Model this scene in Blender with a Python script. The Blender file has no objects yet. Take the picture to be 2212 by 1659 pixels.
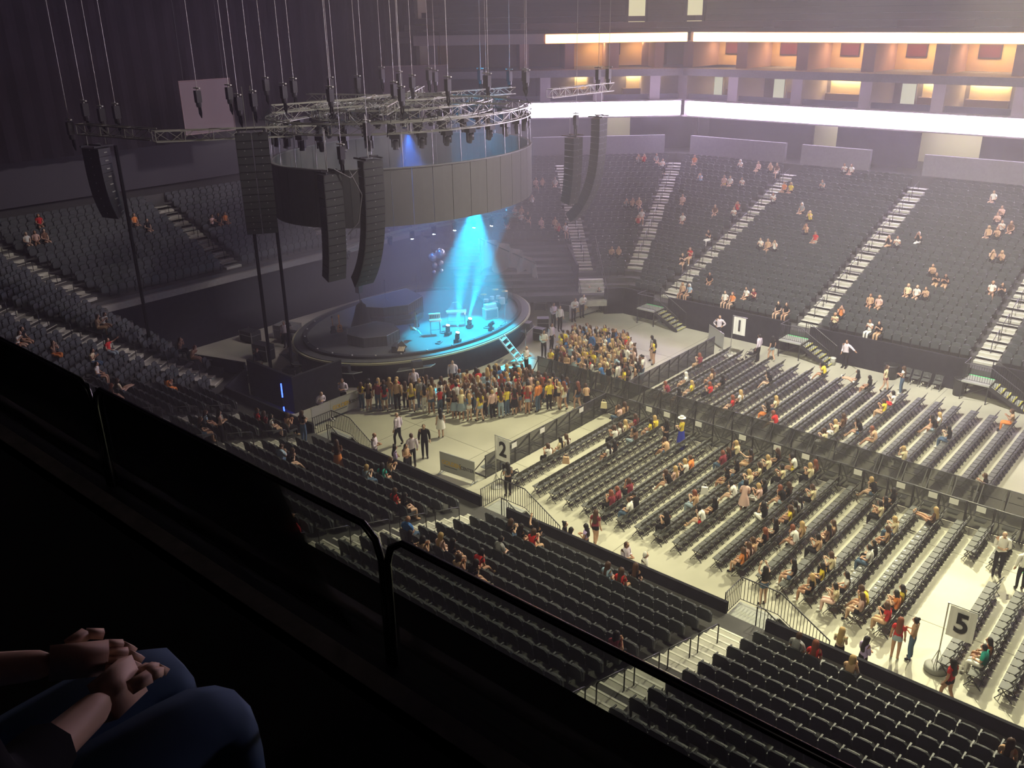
import bpy, bmesh, math, random
import numpy as np
from mathutils import Vector, Matrix
random.seed(7)
C = bpy.context.scene.collection
S = bpy.context.scene
PI = math.pi

# ------------------------------------------------------------------ camera
cd = bpy.data.cameras.new('camera'); cam = bpy.data.objects.new('camera', cd); C.objects.link(cam)
cd.sensor_width = 36.0; cd.lens = 36.0 * 1942.0 / 2212.0; cd.clip_start = 0.05; cd.clip_end = 400
_p, _r, _h = math.radians(22.33), math.radians(0.8), math.radians(41.13)
_rt, _dn = Vector((1, 0, 0)), Vector((0, -math.sin(_p), -math.cos(_p)))
_fw = Vector((0, math.cos(_p), -math.sin(_p)))
_rt, _dn = _rt * math.cos(_r) + _dn * math.sin(_r), _dn * math.cos(_r) - _rt * math.sin(_r)
_A = Matrix(((math.cos(_h), -math.sin(_h), 0), (math.sin(_h), math.cos(_h), 0), (0, 0, 1)))
_rt, _dn, _fw = _A @ _rt, _A @ _dn, _A @ _fw
cam.matrix_world = Matrix(((_rt.x, -_dn.x, -_fw.x, 0), (_rt.y, -_dn.y, -_fw.y, 0), (_rt.z, -_dn.z, -_fw.z, 20.0), (0, 0, 0, 1)))
S.camera = cam

# ------------------------------------------------------------------ world, exposure
w = bpy.data.worlds.new('arena_air'); S.world = w; w.use_nodes = True
w.node_tree.nodes['Background'].inputs[0].default_value = (0.012, 0.009, 0.014, 1)
w.node_tree.nodes['Background'].inputs[1].default_value = 1.0
S.view_settings.view_transform = 'Standard'; S.view_settings.look = 'None'
S.view_settings.exposure = 0.4; S.view_settings.gamma = 1.0; S.view_settings.use_curve_mapping = False
S.cycles.use_denoising = True
S.cycles.max_bounces = 5; S.cycles.diffuse_bounces = 2; S.cycles.glossy_bounces = 2
S.cycles.transmission_bounces = 4; S.cycles.volume_bounces = 0; S.cycles.transparent_max_bounces = 12
S.cycles.caustics_reflective = False; S.cycles.caustics_refractive = False
S.cycles.sample_clamp_indirect = 4.0

# ------------------------------------------------------------------ lamps of the hall and added fill lights
def spot(name, loc, aim, power, col, angle, blend=0.6, size=0.5):
    d = bpy.data.lights.new(name, 'SPOT'); d.energy = power; d.color = col
    d.spot_size = math.radians(angle); d.spot_blend = blend; d.shadow_soft_size = size
    o = bpy.data.objects.new(name, d); C.objects.link(o); o.location = loc
    o.rotation_euler = (Vector(aim) - Vector(loc)).to_track_quat('-Z', 'Y').to_euler()
    return o
WARM = (1.0, 0.93, 0.62)
spot('house_or_fill_lamp', (-16, 58, 31), (1, 27, 0), 125000, WARM, 34, 0.9, 0.5)
spot('house_or_fill_lamp', (-6, 52, 31), (-12, 33, 0), 55000, WARM, 52, 1.0, 0.9)
spot('house_or_fill_lamp', (-24, 48, 31), (-27, 33, 0), 42000, WARM, 48, 1.0, 0.9)
spot('house_or_fill_lamp', (-14, 34, 32), (-17, 56, 2), 80000, (1.0, 0.94, 0.86), 66, 1.0, 1.2)
spot('house_or_fill_lamp', (-20, 40, 32), (-56, 30, 5), 26000, (1.0, 0.82, 0.88), 62, 1.0, 1.2)
spot('house_or_fill_lamp', (-14, 44, 32), (-16, 20, 3), 24000, WARM, 62, 1.0, 1.2)
spot('house_or_fill_lamp', (-20, 44, 32), (-42, 34, 14), 9000, (1.0, 1.0, 0.75), 36, 1.0, 1.2)
spot('stage_wash', (-38.6, 41.0, 9.2), (-37.3, 38.4, 1.6), 30000, (0.0, 0.58, 1.0), 52, 0.35, 0.15)
spot('house_or_fill_lamp', (-14, 8, 33), (-15, 42, 0), 42000, WARM, 62, 1.0, 1.0)  # added fill from the camera side to brighten the sign faces
spot('stage_wash', (-44.5, 41, 13.0), (-43.0, 40.5, 1.6), 7000, (0.02, 0.2, 1.0), 60, 0.8, 0.2)
spot('balcony_fill', (-2, -9, 25), (-1.2, 0.9, 18.3), 45, (1.0, 0.82, 0.72), 60, 1.0, 0.5)  # unseen dim fill added to lift the figure on the balcony

# ------------------------------------------------------------------ helpers
MATS = {}
def mat(name, col, rough=0.7, metal=0.0, emit=None, estr=0.0, noise=0.0, nscale=6.0, spec=0.3, bump=0.0, alpha=None):
    if name in MATS: return MATS[name]
    m = bpy.data.materials.new(name); m.use_nodes = True; nt = m.node_tree
    b = nt.nodes['Principled BSDF']
    b.inputs['Base Color'].default_value = (*col, 1); b.inputs['Roughness'].default_value = rough
    b.inputs['Metallic'].default_value = metal; b.inputs['Specular IOR Level'].default_value = spec
    if noise or bump:
        tc = nt.nodes.new('ShaderNodeTexCoord'); n = nt.nodes.new('ShaderNodeTexNoise')
        n.inputs['Scale'].default_value = nscale; n.inputs['Detail'].default_value = 5
        nt.links.new(tc.outputs['Object'], n.inputs['Vector'])
        if noise:
            r = nt.nodes.new('ShaderNodeValToRGB')
            r.color_ramp.elements[0].position = 0.3; r.color_ramp.elements[1].position = 0.7
            r.color_ramp.elements[0].color = (*[c * (1 - noise) for c in col], 1)
            r.color_ramp.elements[1].color = (*[min(1, c * (1 + noise)) for c in col], 1)
            nt.links.new(n.outputs['Fac'], r.inputs['Fac']); nt.links.new(r.outputs['Color'], b.inputs['Base Color'])
        if bump:
            bp = nt.nodes.new('ShaderNodeBump'); bp.inputs['Strength'].default_value = bump
            nt.links.new(n.outputs['Fac'], bp.inputs['Height']); nt.links.new(bp.outputs['Normal'], b.inputs['Normal'])
    if emit:
        b.inputs['Emission Color'].default_value = (*emit, 1); b.inputs['Emission Strength'].default_value = estr
    if alpha is not None: b.inputs['Alpha'].default_value = alpha
    MATS[name] = m
    return m

class MB:
    """collects polygons, builds one mesh"""
    def __init__(s): s.v = []; s.f = []; s.m = []; s.cur = 0
    def add(s, vs, fs):
        o = len(s.v); s.v.extend([tuple(p) for p in vs]); s.f.extend([tuple(i + o for i in f) for f in fs]); s.m.extend([s.cur] * len(fs)); return s
    def box(s, c, d, rz=0.0, taper=1.0):
        hx, hy, hz = d[0] / 2, d[1] / 2, d[2] / 2; co, si = math.cos(rz), math.sin(rz); vs = []
        for z, t in ((-hz, 1.0), (hz, taper)):
            for x, y in ((-hx, -hy), (hx, -hy), (hx, hy), (-hx, hy)):
                x *= t; y *= t
                vs.append((c[0] + x * co - y * si, c[1] + x * si + y * co, c[2] + z))
        return s.add(vs, [(3, 2, 1, 0), (4, 5, 6, 7), (0, 1, 5, 4), (1, 2, 6, 5), (2, 3, 7, 6), (3, 0, 4, 7)])
    def bar(s, p, q, wd, ht=None, up=(0, 0, 1)):
        p, q = Vector(p), Vector(q); ht = ht or wd; a = (q - p).normalized(); u = Vector(up)
        if abs(a.dot(u)) > 0.98: u = Vector((1, 0, 0))
        x = a.cross(u).normalized(); y = x.cross(a)
        vs = [e + x * (i * wd / 2) + y * (j * ht / 2) for e in (p, q) for i, j in ((-1, -1), (1, -1), (1, 1), (-1, 1))]
        return s.add(vs, [(3, 2, 1, 0), (4, 5, 6, 7), (0, 1, 5, 4), (1, 2, 6, 5), (2, 3, 7, 6), (3, 0, 4, 7)])
    def tube(s, p, q, r, n=6, r2=None):
        p, q = Vector(p), Vector(q); r2 = r if r2 is None else r2; a = (q - p).normalized()
        x = a.orthogonal().normalized(); y = a.cross(x); vs = []
        for e, rr in ((p, r), (q, r2)):
            for k in range(n):
                t = 2 * PI * k / n; vs.append(e + (x * math.cos(t) + y * math.sin(t)) * rr)
        fs = [(k, (k + 1) % n, n + (k + 1) % n, n + k) for k in range(n)]
        return s.add(vs, fs + [tuple(range(n - 1, -1, -1)), tuple(range(n, 2 * n))])
    def path(s, pts, r, n=6, closed=False):
        P = [Vector(p) for p in pts]; N = len(P); vs = []; x = None
        for i in range(N):
            if closed: a = (P[(i + 1) % N] - P[i - 1])
            else: a = P[min(i + 1, N - 1)] - P[max(i - 1, 0)]
            a.normalize(); x = a.orthogonal().normalized() if x is None else (x - a * x.dot(a)).normalized(); y = a.cross(x)
            for k in range(n):
                t = 2 * PI * k / n; vs.append(P[i] + (x * math.cos(t) + y * math.sin(t)) * r)
        fs = []
        for i in range(N if closed else N - 1):
            j = (i + 1) % N
            for k in range(n): fs.append((i * n + k, i * n + (k + 1) % n, j * n + (k + 1) % n, j * n + k))
        if not closed: fs += [tuple(range(n - 1, -1, -1)), tuple((N - 1) * n + k for k in range(n))]
        return s.add(vs, fs)
    def prism(s, poly, z0, z1):
        n = len(poly); vs = [(x, y, z0) for x, y in poly] + [(x, y, z1) for x, y in poly]
        return s.add(vs, [tuple(range(n - 1, -1, -1)), tuple(range(n, 2 * n))] + [(i, (i + 1) % n, n + (i + 1) % n, n + i) for i in range(n)])
    def quad(s, a, b, c, d): return s.add([a, b, c, d], [(0, 1, 2, 3)])
    def lathe(s, prof, n=12, c=(0, 0, 0)):
        vs = []; fs = []
        for r, z in prof:
            for k in range(n): vs.append((c[0] + r * math.cos(2 * PI * k / n), c[1] + r * math.sin(2 * PI * k / n), c[2] + z))
        for i in range(len(prof) - 1):
            for k in range(n): fs.append((i * n + k, i * n + (k + 1) % n, (i + 1) * n + (k + 1) % n, (i + 1) * n + k))
        fs += [tuple(range(n - 1, -1, -1)), tuple((len(prof) - 1) * n + k for k in range(n))]
        return s.add(vs, fs)
    def rot(s, M, i0=0):
        s.v[i0:] = [tuple(M @ Vector(p)) for p in s.v[i0:]]; return s
    def mesh(s, name, mats, smooth=False):
        me = bpy.data.meshes.new(name); me.from_pydata(s.v, [], s.f)
        for m in (mats if isinstance(mats, (list, tuple)) else [mats]): me.materials.append(m)
        if len(me.materials) > 1: me.polygons.foreach_set('material_index', s.m)
        if smooth: me.polygons.foreach_set('use_smooth', [True] * len(me.polygons))
        me.update(); return me
    def build(s, name, mats, parent=None, smooth=False): return put(name, s.mesh(name, mats, smooth), parent=parent)

def put(name, me, loc=(0, 0, 0), rz=0.0, parent=None):
    o = bpy.data.objects.new(name, me); C.objects.link(o); o.location = loc; o.rotation_euler = (0, 0, rz)
    if parent: o.parent = parent
    return o
DROP = ('the', 'a', 'of', 'and', 'with', 'those', 'one', 'its', 'counted', 'small', 'black')
def brief(t):
    ws = t.split()
    for d in DROP:
        while len(ws) > 16 and d in ws[1:]: ws.pop(ws.index(d, 1))
    return ' '.join(ws)
def tag(o, label, cat, group=None):
    label = brief(label)
    o['label'] = label; o['category'] = cat
    if group: o['group'] = group
    return o
def thing(name, label, cat, loc=(0, 0, 0), rz=0.0, group=None):
    return tag(put(name, None, loc, rz), label, cat, group)
def struct(o): o['kind'] = 'structure'; return o
def stuff(o): o['kind'] = 'stuff'; return o
def kids(o, ch, loc, rz, label, group=None, cat=None):
    """copy of a thing o with copies of its parts (mesh data shared)"""
    r = o.copy(); C.objects.link(r); r.location = loc; r.rotation_euler = (0, 0, rz); r['label'] = label
    if group: r['group'] = group
    for c, sub in ch:
        d = c.copy(); C.objects.link(d); d.parent = r
        for g in sub:
            e = g.copy(); C.objects.link(e); e.parent = d
    return r
def tree(o): return [(c, list(c.children)) for c in o.children]
def replicate(name, parts, xf, mats):
    """one mesh holding many far copies; parts = [(verts, faces, mat index)], xf = [(x,y,z,rz)]"""
    V = []; F = []; MI = []; base = 0
    for (x, y, z, rz) in xf:
        c, s_ = math.cos(rz), math.sin(rz)
        for vs, fs, mi in parts:
            V.append(np.stack([vs[:, 0] * c - vs[:, 1] * s_ + x, vs[:, 0] * s_ + vs[:, 1] * c + y, vs[:, 2] + z], 1))
            F.extend([tuple(i + base for i in f) for f in fs]); MI.extend([mi] * len(fs)); base += len(vs)
    me = bpy.data.meshes.new(name); me.from_pydata(np.concatenate(V).tolist(), [], F)
    for m in mats: me.materials.append(m)
    me.polygons.foreach_set('material_index', MI); me.update()
    return put(name, me)
def raw(me, mi=0):
    v = np.empty(len(me.vertices) * 3); me.vertices.foreach_get('co', v)
    return (v.reshape(-1, 3), [tuple(p.vertices) for p in me.polygons], mi)
ORD = 'zeroth first second third fourth fifth sixth seventh eighth ninth tenth eleventh twelfth thirteenth fourteenth fifteenth sixteenth seventeenth eighteenth nineteenth twentieth'.split()
def ordw(n):
    if n <= 20: return ORD[n]
    if n < 30: return 'twenty-' + ORD[n - 20]
    if n == 30: return 'thirtieth'
    if n < 40: return 'thirty-' + ORD[n - 30]
    if n == 40: return 'fortieth'
    if n < 50: return 'forty-' + ORD[n - 40]
    return 'fiftieth' if n == 50 else ('fifty-' if n < 60 else 'sixty-' if n < 70 else 'seventy-') + ORD[max(1, n % 10)]

BLACK = mat('black_cloth', (0.012, 0.012, 0.014), 0.95, spec=0.1)
CONC = mat('concrete', (0.30, 0.29, 0.26), 0.85, noise=0.12, nscale=0.8)
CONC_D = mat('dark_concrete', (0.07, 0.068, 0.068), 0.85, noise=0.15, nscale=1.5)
STEEL = mat('painted_black_steel', (0.018, 0.018, 0.02), 0.45, spec=0.5)
ALU = mat('brushed_aluminium', (0.45, 0.45, 0.44), 0.35, metal=0.8)
SEATM = mat('charcoal_seat_fabric', (0.045, 0.05, 0.052), 0.75, noise=0.1, nscale=9)
SEATP = mat('charcoal_seat_plastic', (0.05, 0.055, 0.058), 0.5, spec=0.4)
EDGE = mat('seat_edge_grey', (0.10, 0.105, 0.105), 0.5)
WHITEP = mat('white_paint', (0.75, 0.74, 0.70), 0.6)
# ------------------------------------------------------------------ the bowl
NR = 22
def rz_(i): return 1.45 + 0.26 * i + 0.00325 * i * (i - 1) / 2       # tread height of row i
def rd(i): return 0.53 + 0.87 * i                                     # front edge of tread i, metres out from the front wall
FRONT = [(18.0, 23.3), (-40.6, 23.3), (-42.2, 25.6), (-42.2, 44.5), (-34.6, 51.9), (18.0, 51.9)]
DIRS = []; NRM = []
for a, b in zip(FRONT[:-1], FRONT[1:]):
    d = (Vector(b) - Vector(a)).normalized(); DIRS.append(d); NRM.append(Vector((-d.y, d.x)))
def off(k, d):
    """front vertex k pushed outward by d"""
    p = Vector(FRONT[k])
    if k == 0: return p + NRM[0] * d
    if k == len(FRONT) - 1: return p + NRM[-1] * d
    n1, n2 = NRM[k - 1], NRM[k]
    return p + (n1 + n2) * (d / (1 + n1.dot(n2)))
def ring(d): return [off(k, d) for k in range(len(FRONT))]

# floor of the event level
fl = MB(); fl.prism([(-70, -4), (30, -4), (30, 84), (-70, 84)], -0.3, 0.0)
FLOORM = mat('event_floor', (0.40, 0.385, 0.31), 0.62, noise=0.16, nscale=0.35, spec=0.35)
struct(fl.build('floor', FLOORM))
jt = MB()
for x in range(-48, 12, 5): jt.box((x + 0.7, 37.6, 0.0015), (0.03, 28.4, 0.003))
for y in (29.2, 34.4, 40.7, 46.3): jt.box((-17, y, 0.0015), (62, 0.03, 0.003))
struct(jt.build('trim_1', mat('floor_joint', (0.2, 0.19, 0.15), 0.8)))

# stepped concrete under the seats, one mesh per facet
FNAME = ['near', 'near_corner', 'end', 'far_corner', 'far']
I0 = [0, 0, 11, 0, 0]
TOPD = rd(NR)
for k in range(5):
    m = MB()
    for i in range(I0[k], NR):
        d0, d1 = (rd(i) if i else 0.0), rd(i + 1); z = rz_(i); zb = rz_(i - 1) if i > I0[k] else (1.0 if k != 2 else 3.9)
        a0, b0, a1, b1 = off(k, d0), off(k + 1, d0), off(k, d1), off(k + 1, d1)
        m.quad((*a0, z), (*b0, z), (*b1, z), (*a1, z)); m.quad((*a0, zb), (*b0, zb), (*b0, z), (*a0, z))
    zt = 8.4
    a0, b0, a1, b1 = off(k, TOPD), off(k + 1, TOPD), off(k, TOPD + 9), off(k + 1, TOPD + 9)
    m.quad((*a0, zt), (*b0, zt), (*b1, zt), (*a1, zt)); m.quad((*a0, rz_(NR - 1)), (*b0, rz_(NR - 1)), (*b0, zt), (*a0, zt))
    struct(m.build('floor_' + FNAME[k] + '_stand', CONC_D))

# low black front walls
def wall_quad(name, pts, z0, z1, th, m, parent=None):
    mb = MB()
    for (a, b) in zip(pts[:-1], pts[1:]):
        a, b = Vector(a), Vector(b); d = (b - a); L = d.length; c = (a + b) / 2
        mb.box((c.x, c.y, (z0 + z1) / 2), (L, th, z1 - z0), math.atan2(d.y, d.x))
    return mb.build(name, m, parent)
WALLTOP = 1.9
DRAPE = mat('black_drape', (0.014, 0.014, 0.018), 0.9, noise=0.35, nscale=3, spec=0.15)
struct(wall_quad('wall_near', [(18, 23.3), (-9.6, 23.3)], 0, WALLTOP, 0.12, DRAPE))
struct(wall_quad('wall_near', [(-11.0, 23.3), (-20.7, 23.3)], 0, WALLTOP, 0.12, DRAPE))
struct(wall_quad('wall_near', [(-22.1, 23.3), (-31.7, 23.3)], 0, WALLTOP, 0.12, DRAPE))
struct(wall_quad('wall_near', [(-33.1, 23.3), (-40.6, 23.3), (-42.2, 25.6)], 0, WALLTOP, 0.12, DRAPE))
P4, T3 = Vector(FRONT[4]), -DIRS[3]                                     # walk from the far corner vertex towards the end
struct(wall_quad('wall_far', [(18, 51.9), (-10.3, 51.9)], 0, WALLTOP, 0.12, DRAPE))
struct(wall_quad('wall_far', [(-11.6, 51.9), (-20.7, 51.9)], 0, WALLTOP, 0.12, DRAPE))
struct(wall_quad('wall_far', [(-22.0, 51.9), (-30.9, 51.9)], 0, WALLTOP, 0.12, DRAPE))
struct(wall_quad('wall_far', [(-32.1, 51.9), tuple(P4), tuple(P4 + T3 * 1.4)], 0, WALLTOP, 0.12, DRAPE))
# corner block with the tan door: a black wall further out, seats start above it
fd = 7.6
q0 = P4 + T3 * 3.2 + NRM[3] * fd
q1 = off(3, fd)
struct(wall_quad('wall_corner', [tuple(q0), tuple(q1)], 0, rz_(8), 0.15, DRAPE))
struct(wall_quad('wall_corner', [tuple(P4 + T3 * 3.2 + NRM[3] * 1.0), tuple(q0)], 0, 3.4, 0.15, DRAPE))
# end wall under the ledge, with the rows of pushed-in bleachers
ea, eb = off(2, rd(11)), off(3, rd(11))
struct(wall_quad('wall_end', [tuple(ea + Vector((-0.05, 0))), tuple(eb + Vector((-0.05, 0)))], 0, 3.9, 0.2, DRAPE))
lm = MB(); lm.box(((ea.x + eb.x) / 2 + 0.12, (ea.y + eb.y) / 2, 4.05), (0.3, (eb - ea).length, 0.42))
struct(lm.build('trim_2', mat('ledge_concrete', (0.26, 0.25, 0.23), 0.8, noise=0.1)))
# near corner: the drop from the corner rows down to the tunnel beside the stage
na = off(2, 0.0)
struct(wall_quad('wall_corner', [(-42.2, 25.6), tuple(off(2, 10.0))], 0, 2.2, 0.15, DRAPE))

# ------------------------------------------------------------------ aisles
AISLES = []                                        # (facet kinds, base point, outward unit, first row, last row)
for x in (0.6, -10.26, -21.37, -32.35, -36.85): AISLES.append((Vector((x, 23.3)), Vector((0, -1)), 0, 21, 1.0))
for x in (-0.7, -10.94, -21.37, -31.51): AISLES.append((Vector((x, 51.9)), Vector((0, 1)), 0, 21, 1.0))
def mit(k):
    v = off(k, 1.0) - Vector(FRONT[k]); return v.normalized(), v.length
u, s_ = mit(4); AISLES.append((Vector(FRONT[4]), u, 3, 21, s_))
AISLES.append((P4 + T3 * 2.3, NRM[3].copy(), 3, 21, 1.0))
AISLES.append(((Vector(FRONT[1]) + Vector(FRONT[2])) / 2, NRM[1].copy(), 0, 21, 1.0))
u, s_ = mit(2); AISLES.append((Vector(FRONT[2]), u, 11, 21, s_))
for y in (32.2, 40.6): AISLES.append((Vector((-42.2, y)), Vector((-1, 0)), 11, 21, 1.0))
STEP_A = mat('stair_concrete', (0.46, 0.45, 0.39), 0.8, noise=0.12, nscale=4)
STEP_N = mat('stair_nosing', (0.72, 0.71, 0.62), 0.6)
AW = 1.15
STEPM = {}
def step_mesh(rise, run):
    key = (round(rise, 2), round(run, 2))
    if key not in STEPM:
        m = MB()
        m.box((-run * 0.25, 0, rise / 4), (run * 0.5, AW, rise / 2)); m.box((run * 0.30, 0, rise * 0.5), (run * 0.6, AW, rise + 0.012))
        m.cur = 1
        m.box((-run * 0.5 + 0.03, 0, rise / 2 + 0.004), (0.07, AW, 0.012)); m.box((0.03, 0, rise + 0.01), (0.07, AW, 0.012))
        STEPM[key] = m.mesh('step', [STEP_A, STEP_N])
    return STEPM[key]
RAILP = MB()
RAILP.path([(0, 0, 0), (0, 0, 0.84), (0.06, 0, 0.9), (1.2, 0, 1.24), (1.26, 0, 1.2), (1.26, 0, 0.32)], 0.022, 6)
RAILP.box((0, 0, 0.01), (0.12, 0.12, 0.02)); RAILP.box((1.26, 0, 0.33), (0.12, 0.12, 0.02))
RAILME = RAILP.mesh('rail_loop', STEEL, True)
SIDE = ['near', 'near', 'near', 'near', 'near corner', 'far', 'far', 'far', 'far', 'far corner', 'far corner', 'near corner', 'end', 'end', 'end']
DESC = ['at the frame edge, past the five sign', 'behind the landing beside the five sign', 'behind the landing beside the two sign', 'behind the landing beside the grey banner', 'with the shortest block of seats on its right',
        'closest to the frame edge', 'above the far stair nearest the frame edge', 'above the middle far stair', 'above the far stair nearest the stage', 'where the straight rows turn the corner', 'above the tan door', 'through the middle of the angled rows', 'above the green-lit opening', 'left of the blue folding chairs', 'behind the hanging speakers']
for n, (base, u, i0, i1, sc) in enumerate(AISLES):
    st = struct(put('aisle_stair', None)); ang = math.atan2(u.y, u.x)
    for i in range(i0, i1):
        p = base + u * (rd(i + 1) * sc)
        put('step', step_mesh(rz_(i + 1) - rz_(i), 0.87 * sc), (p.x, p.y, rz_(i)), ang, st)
    hr = thing('handrail', 'black steel handrail posts down the %s aisle stair, the one %s' % (SIDE[n], DESC[n]), 'handrail', group='aisle handrails')
    for i in range(i0 + 1, i1 - 1, 2):
        p = base + u * (rd(i + 1) * sc - 0.25)
        put('rail_loop', RAILME, (p.x, p.y, rz_(i) - 0.02), ang, hr)

# ------------------------------------------------------------------ concourse and suites behind the far rows
def along(k, x0, x1, d):
    """points on facet k at outward d: k=4 uses X, k=3 uses metres from the corner towards the end"""
    if k == 4: return Vector((x0, 51.9 + d)), Vector((x1, 51.9 + d))
    b = off(4, d); return b + T3 * x0, b + T3 * x1
def slab(mb, k, x0, x1, d0, d1, z0, z1):
    a, b = along(k, x0, x1, d0); n = NRM[k] if k == 3 else Vector((0, 1)); e = n * (d1 - d0)
    c = (a + b) / 2 + e / 2; v = b - a
    mb.box((c.x, c.y, (z0 + z1) / 2), (v.length, d1 - d0, z1 - z0), math.atan2(v.y, v.x))
PURP = mat('grey_panel', (0.20, 0.19, 0.21), 0.7, noise=0.08)
SUITE = mat('suite_wall', (0.34, 0.30, 0.30), 0.75)
WARMW = mat('warm_plaster', (0.74, 0.60, 0.38), 0.7)
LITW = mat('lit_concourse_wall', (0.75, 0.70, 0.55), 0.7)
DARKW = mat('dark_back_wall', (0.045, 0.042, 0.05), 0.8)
# knee walls between the stair mouths
for k, x0, x1 in ((4, -41.5, -32.6), (4, -31.2, -25.6), (4, -21.6, -11.6), (4, -10.2, 0), (3, 1.2, 6.4), (3, 7.6, 13)):
    m = MB(); slab(m, k, x0, x1, 20.0, 20.35, 8.4, 9.95); struct(m.build('wall_knee', PURP))
# concourse back wall with gaps, lit lobby behind
OPEN = [(-44.6, -43.0), (-42.6, -41.4), (-31.6, -29.6), (-23.0, -18.6)]
m = MB(); xs = [-46.5]
for a, b in OPEN: xs += [a, b]
xs += [12]
for a, b in zip(xs[0::2], xs[1::2]): slab(m, 4, a, b, 23.0, 23.2, 8.4, 11.6)
slab(m, 3, -6, 5, 23.0, 23.2, 8.4, 11.6); slab(m, 3, 7.5, 26, 23.0, 23.2, 8.4, 11.6)
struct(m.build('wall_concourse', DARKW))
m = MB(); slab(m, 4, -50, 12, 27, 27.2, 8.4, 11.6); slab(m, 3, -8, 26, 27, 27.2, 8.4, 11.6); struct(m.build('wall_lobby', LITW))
LAMPC = mat('lobby_tube', (0.9, 0.9, 0.8), 0.5, emit=(1.0, 0.93, 0.72), estr=9)
for a, b in OPEN:
    m = MB(); slab(m, 4, a - 0.3, b + 0.3, 24.6, 25.2, 11.35, 11.45); tag(m.build('ceiling_light', LAMPC), 'flat ceiling light in the lit concourse doorway %s' % {-44.6: 'nearest the stage rig', -42.6: 'second from the stage rig', -31.6: 'with people behind a rail', -23.0: 'with the pale balustrade, widest of all'}[a], 'light', 'concourse lights')
m = MB(); slab(m, 3, 5.3, 7.2, 24.6, 25.2, 11.35, 11.45); tag(m.build('ceiling_light', LAMPC), 'flat ceiling light in the concourse gap beside the round video screen', 'light', 'concourse lights')
# slabs and the two glowing ribbon boards
for z0, z1, nm, d in ((11.45, 11.6, 'ceiling_concourse', 20.6), (12.8, 12.9, 'floor_lower_suites', 20.9), (14.9, 15.5, 'trim_3', 20.6), (17.6, 17.7, 'ceiling_upper_suites', 22.2)):
    m = MB(); slab(m, 4, -50, 14, d, 28, z0, z1); slab(m, 3, -8.5, 24, d, 28, z0, z1); struct(m.build(nm, PURP if nm == 'trim_3' else SUITE))
RIB_W = mat('white_led_face', (0.9, 0.9, 0.9), 0.4, emit=(0.80, 0.66, 1.0), estr=46)
def ribmat(name, c0, c1, st):
    m = mat(name, (0.9, 0.8, 0.4), 0.4, emit=c0, estr=st); nt = m.node_tree; b = nt.nodes['Principled BSDF']
    tc = nt.nodes.new('ShaderNodeTexCoord'); sp = nt.nodes.new('ShaderNodeSeparateXYZ'); ma = nt.nodes.new('ShaderNodeMath'); ma.operation = 'SINE'
    mm = nt.nodes.new('ShaderNodeMath'); mm.operation = 'MULTIPLY'; mm.inputs[1].default_value = 0.42
    r = nt.nodes.new('ShaderNodeValToRGB'); r.color_ramp.elements[0].color = (*c0, 1); r.color_ramp.elements[1].color = (*c1, 1)
    nt.links.new(tc.outputs['Object'], sp.inputs[0]); nt.links.new(sp.outputs['X'], mm.inputs[0]); nt.links.new(mm.outputs[0], ma.inputs[0])
    nt.links.new(ma.outputs[0], r.inputs['Fac']); nt.links.new(r.outputs['Color'], b.inputs['Emission Color']); return m
RIB_R = ribmat('warm_led_face', (1.0, 0.36, 0.10), (1.0, 0.62, 0.34), 11)
t = thing('ribbon_board', 'long glowing white LED ribbon along the far suite front', 'display board')
m = MB(); slab(m, 4, -42.2, 14, 20.45, 20.5, 11.62, 12.76); m.build('led_face', RIB_W, t)
m = MB(); slab(m, 3, 0.05, 13.5, 20.45, 20.5, 11.62, 12.76); m.build('led_face', RIB_W, t)
m = MB(); slab(m, 4, -42.6, 14, 20.5, 20.75, 11.55, 12.84); slab(m, 3, 0, 24, 20.5, 20.75, 11.55, 12.84); m.build('housing', SUITE, t)
t = thing('ribbon_board', 'long glowing orange and yellow LED ribbon under the upper deck', 'display board')
m = MB(); slab(m, 4, -43.0, 14, 22.05, 22.1, 17.66, 18.36); m.build('led_face', RIB_R, t)
m = MB(); slab(m, 3, 0.05, 12.5, 22.05, 22.1, 17.66, 18.36); m.build('led_face', RIB_R, t)
m = MB(); slab(m, 4, -43.3, 14, 22.1, 22.4, 17.6, 18.42); slab(m, 3, 0, 24, 22.1, 22.4, 17.6, 18.42); m.build('housing', SUITE, t)
# lower suites
m = MB(); slab(m, 4, -50, 14, 26.0, 26.2, 12.9, 14.9); slab(m, 3, -8, 24, 26.0, 26.2, 12.9, 14.9); struct(m.build('wall_lower_suites', SUITE))
m = MB()
for x in (-43.2, -38.3, -32.6, -27.0, -21.6, -16.1, -10.4): slab(m, 4, x - 0.45, x + 0.45, 21.0, 26.0, 12.9, 14.9)
for x in (2.5, 7.5, 12.2): slab(m, 3, x - 0.45, x + 0.45, 21.0, 26.0, 12.9, 14.9)
struct(m.build('wall_suite_partition', mat('mauve_plaster', (0.42, 0.36, 0.38), 0.75)))
m = MB(); slab(m, 4, -44, 14, 21.3, 21.45, 12.9, 13.35); slab(m, 3, 0, 24, 21.3, 21.45, 12.9, 13.35); struct(m.build('wall_suite_rail', mat('suite_rail_cloth', (0.09, 0.085, 0.12), 0.8)))
COVE = mat('cove_lamp', (1, 0.9, 0.7), 0.5, emit=(1.0, 0.72, 0.34), estr=30)
WS = [(4, -41.1, -38.9), (4, -35.2, -33.2), (4, -31.8, -28.8), (4, -24.3, -22.2), (4, -20.8, -17.9), (4, -15.2, -12.5), (3, 3.2, 6.2), (3, 8.6, 11)]
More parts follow.
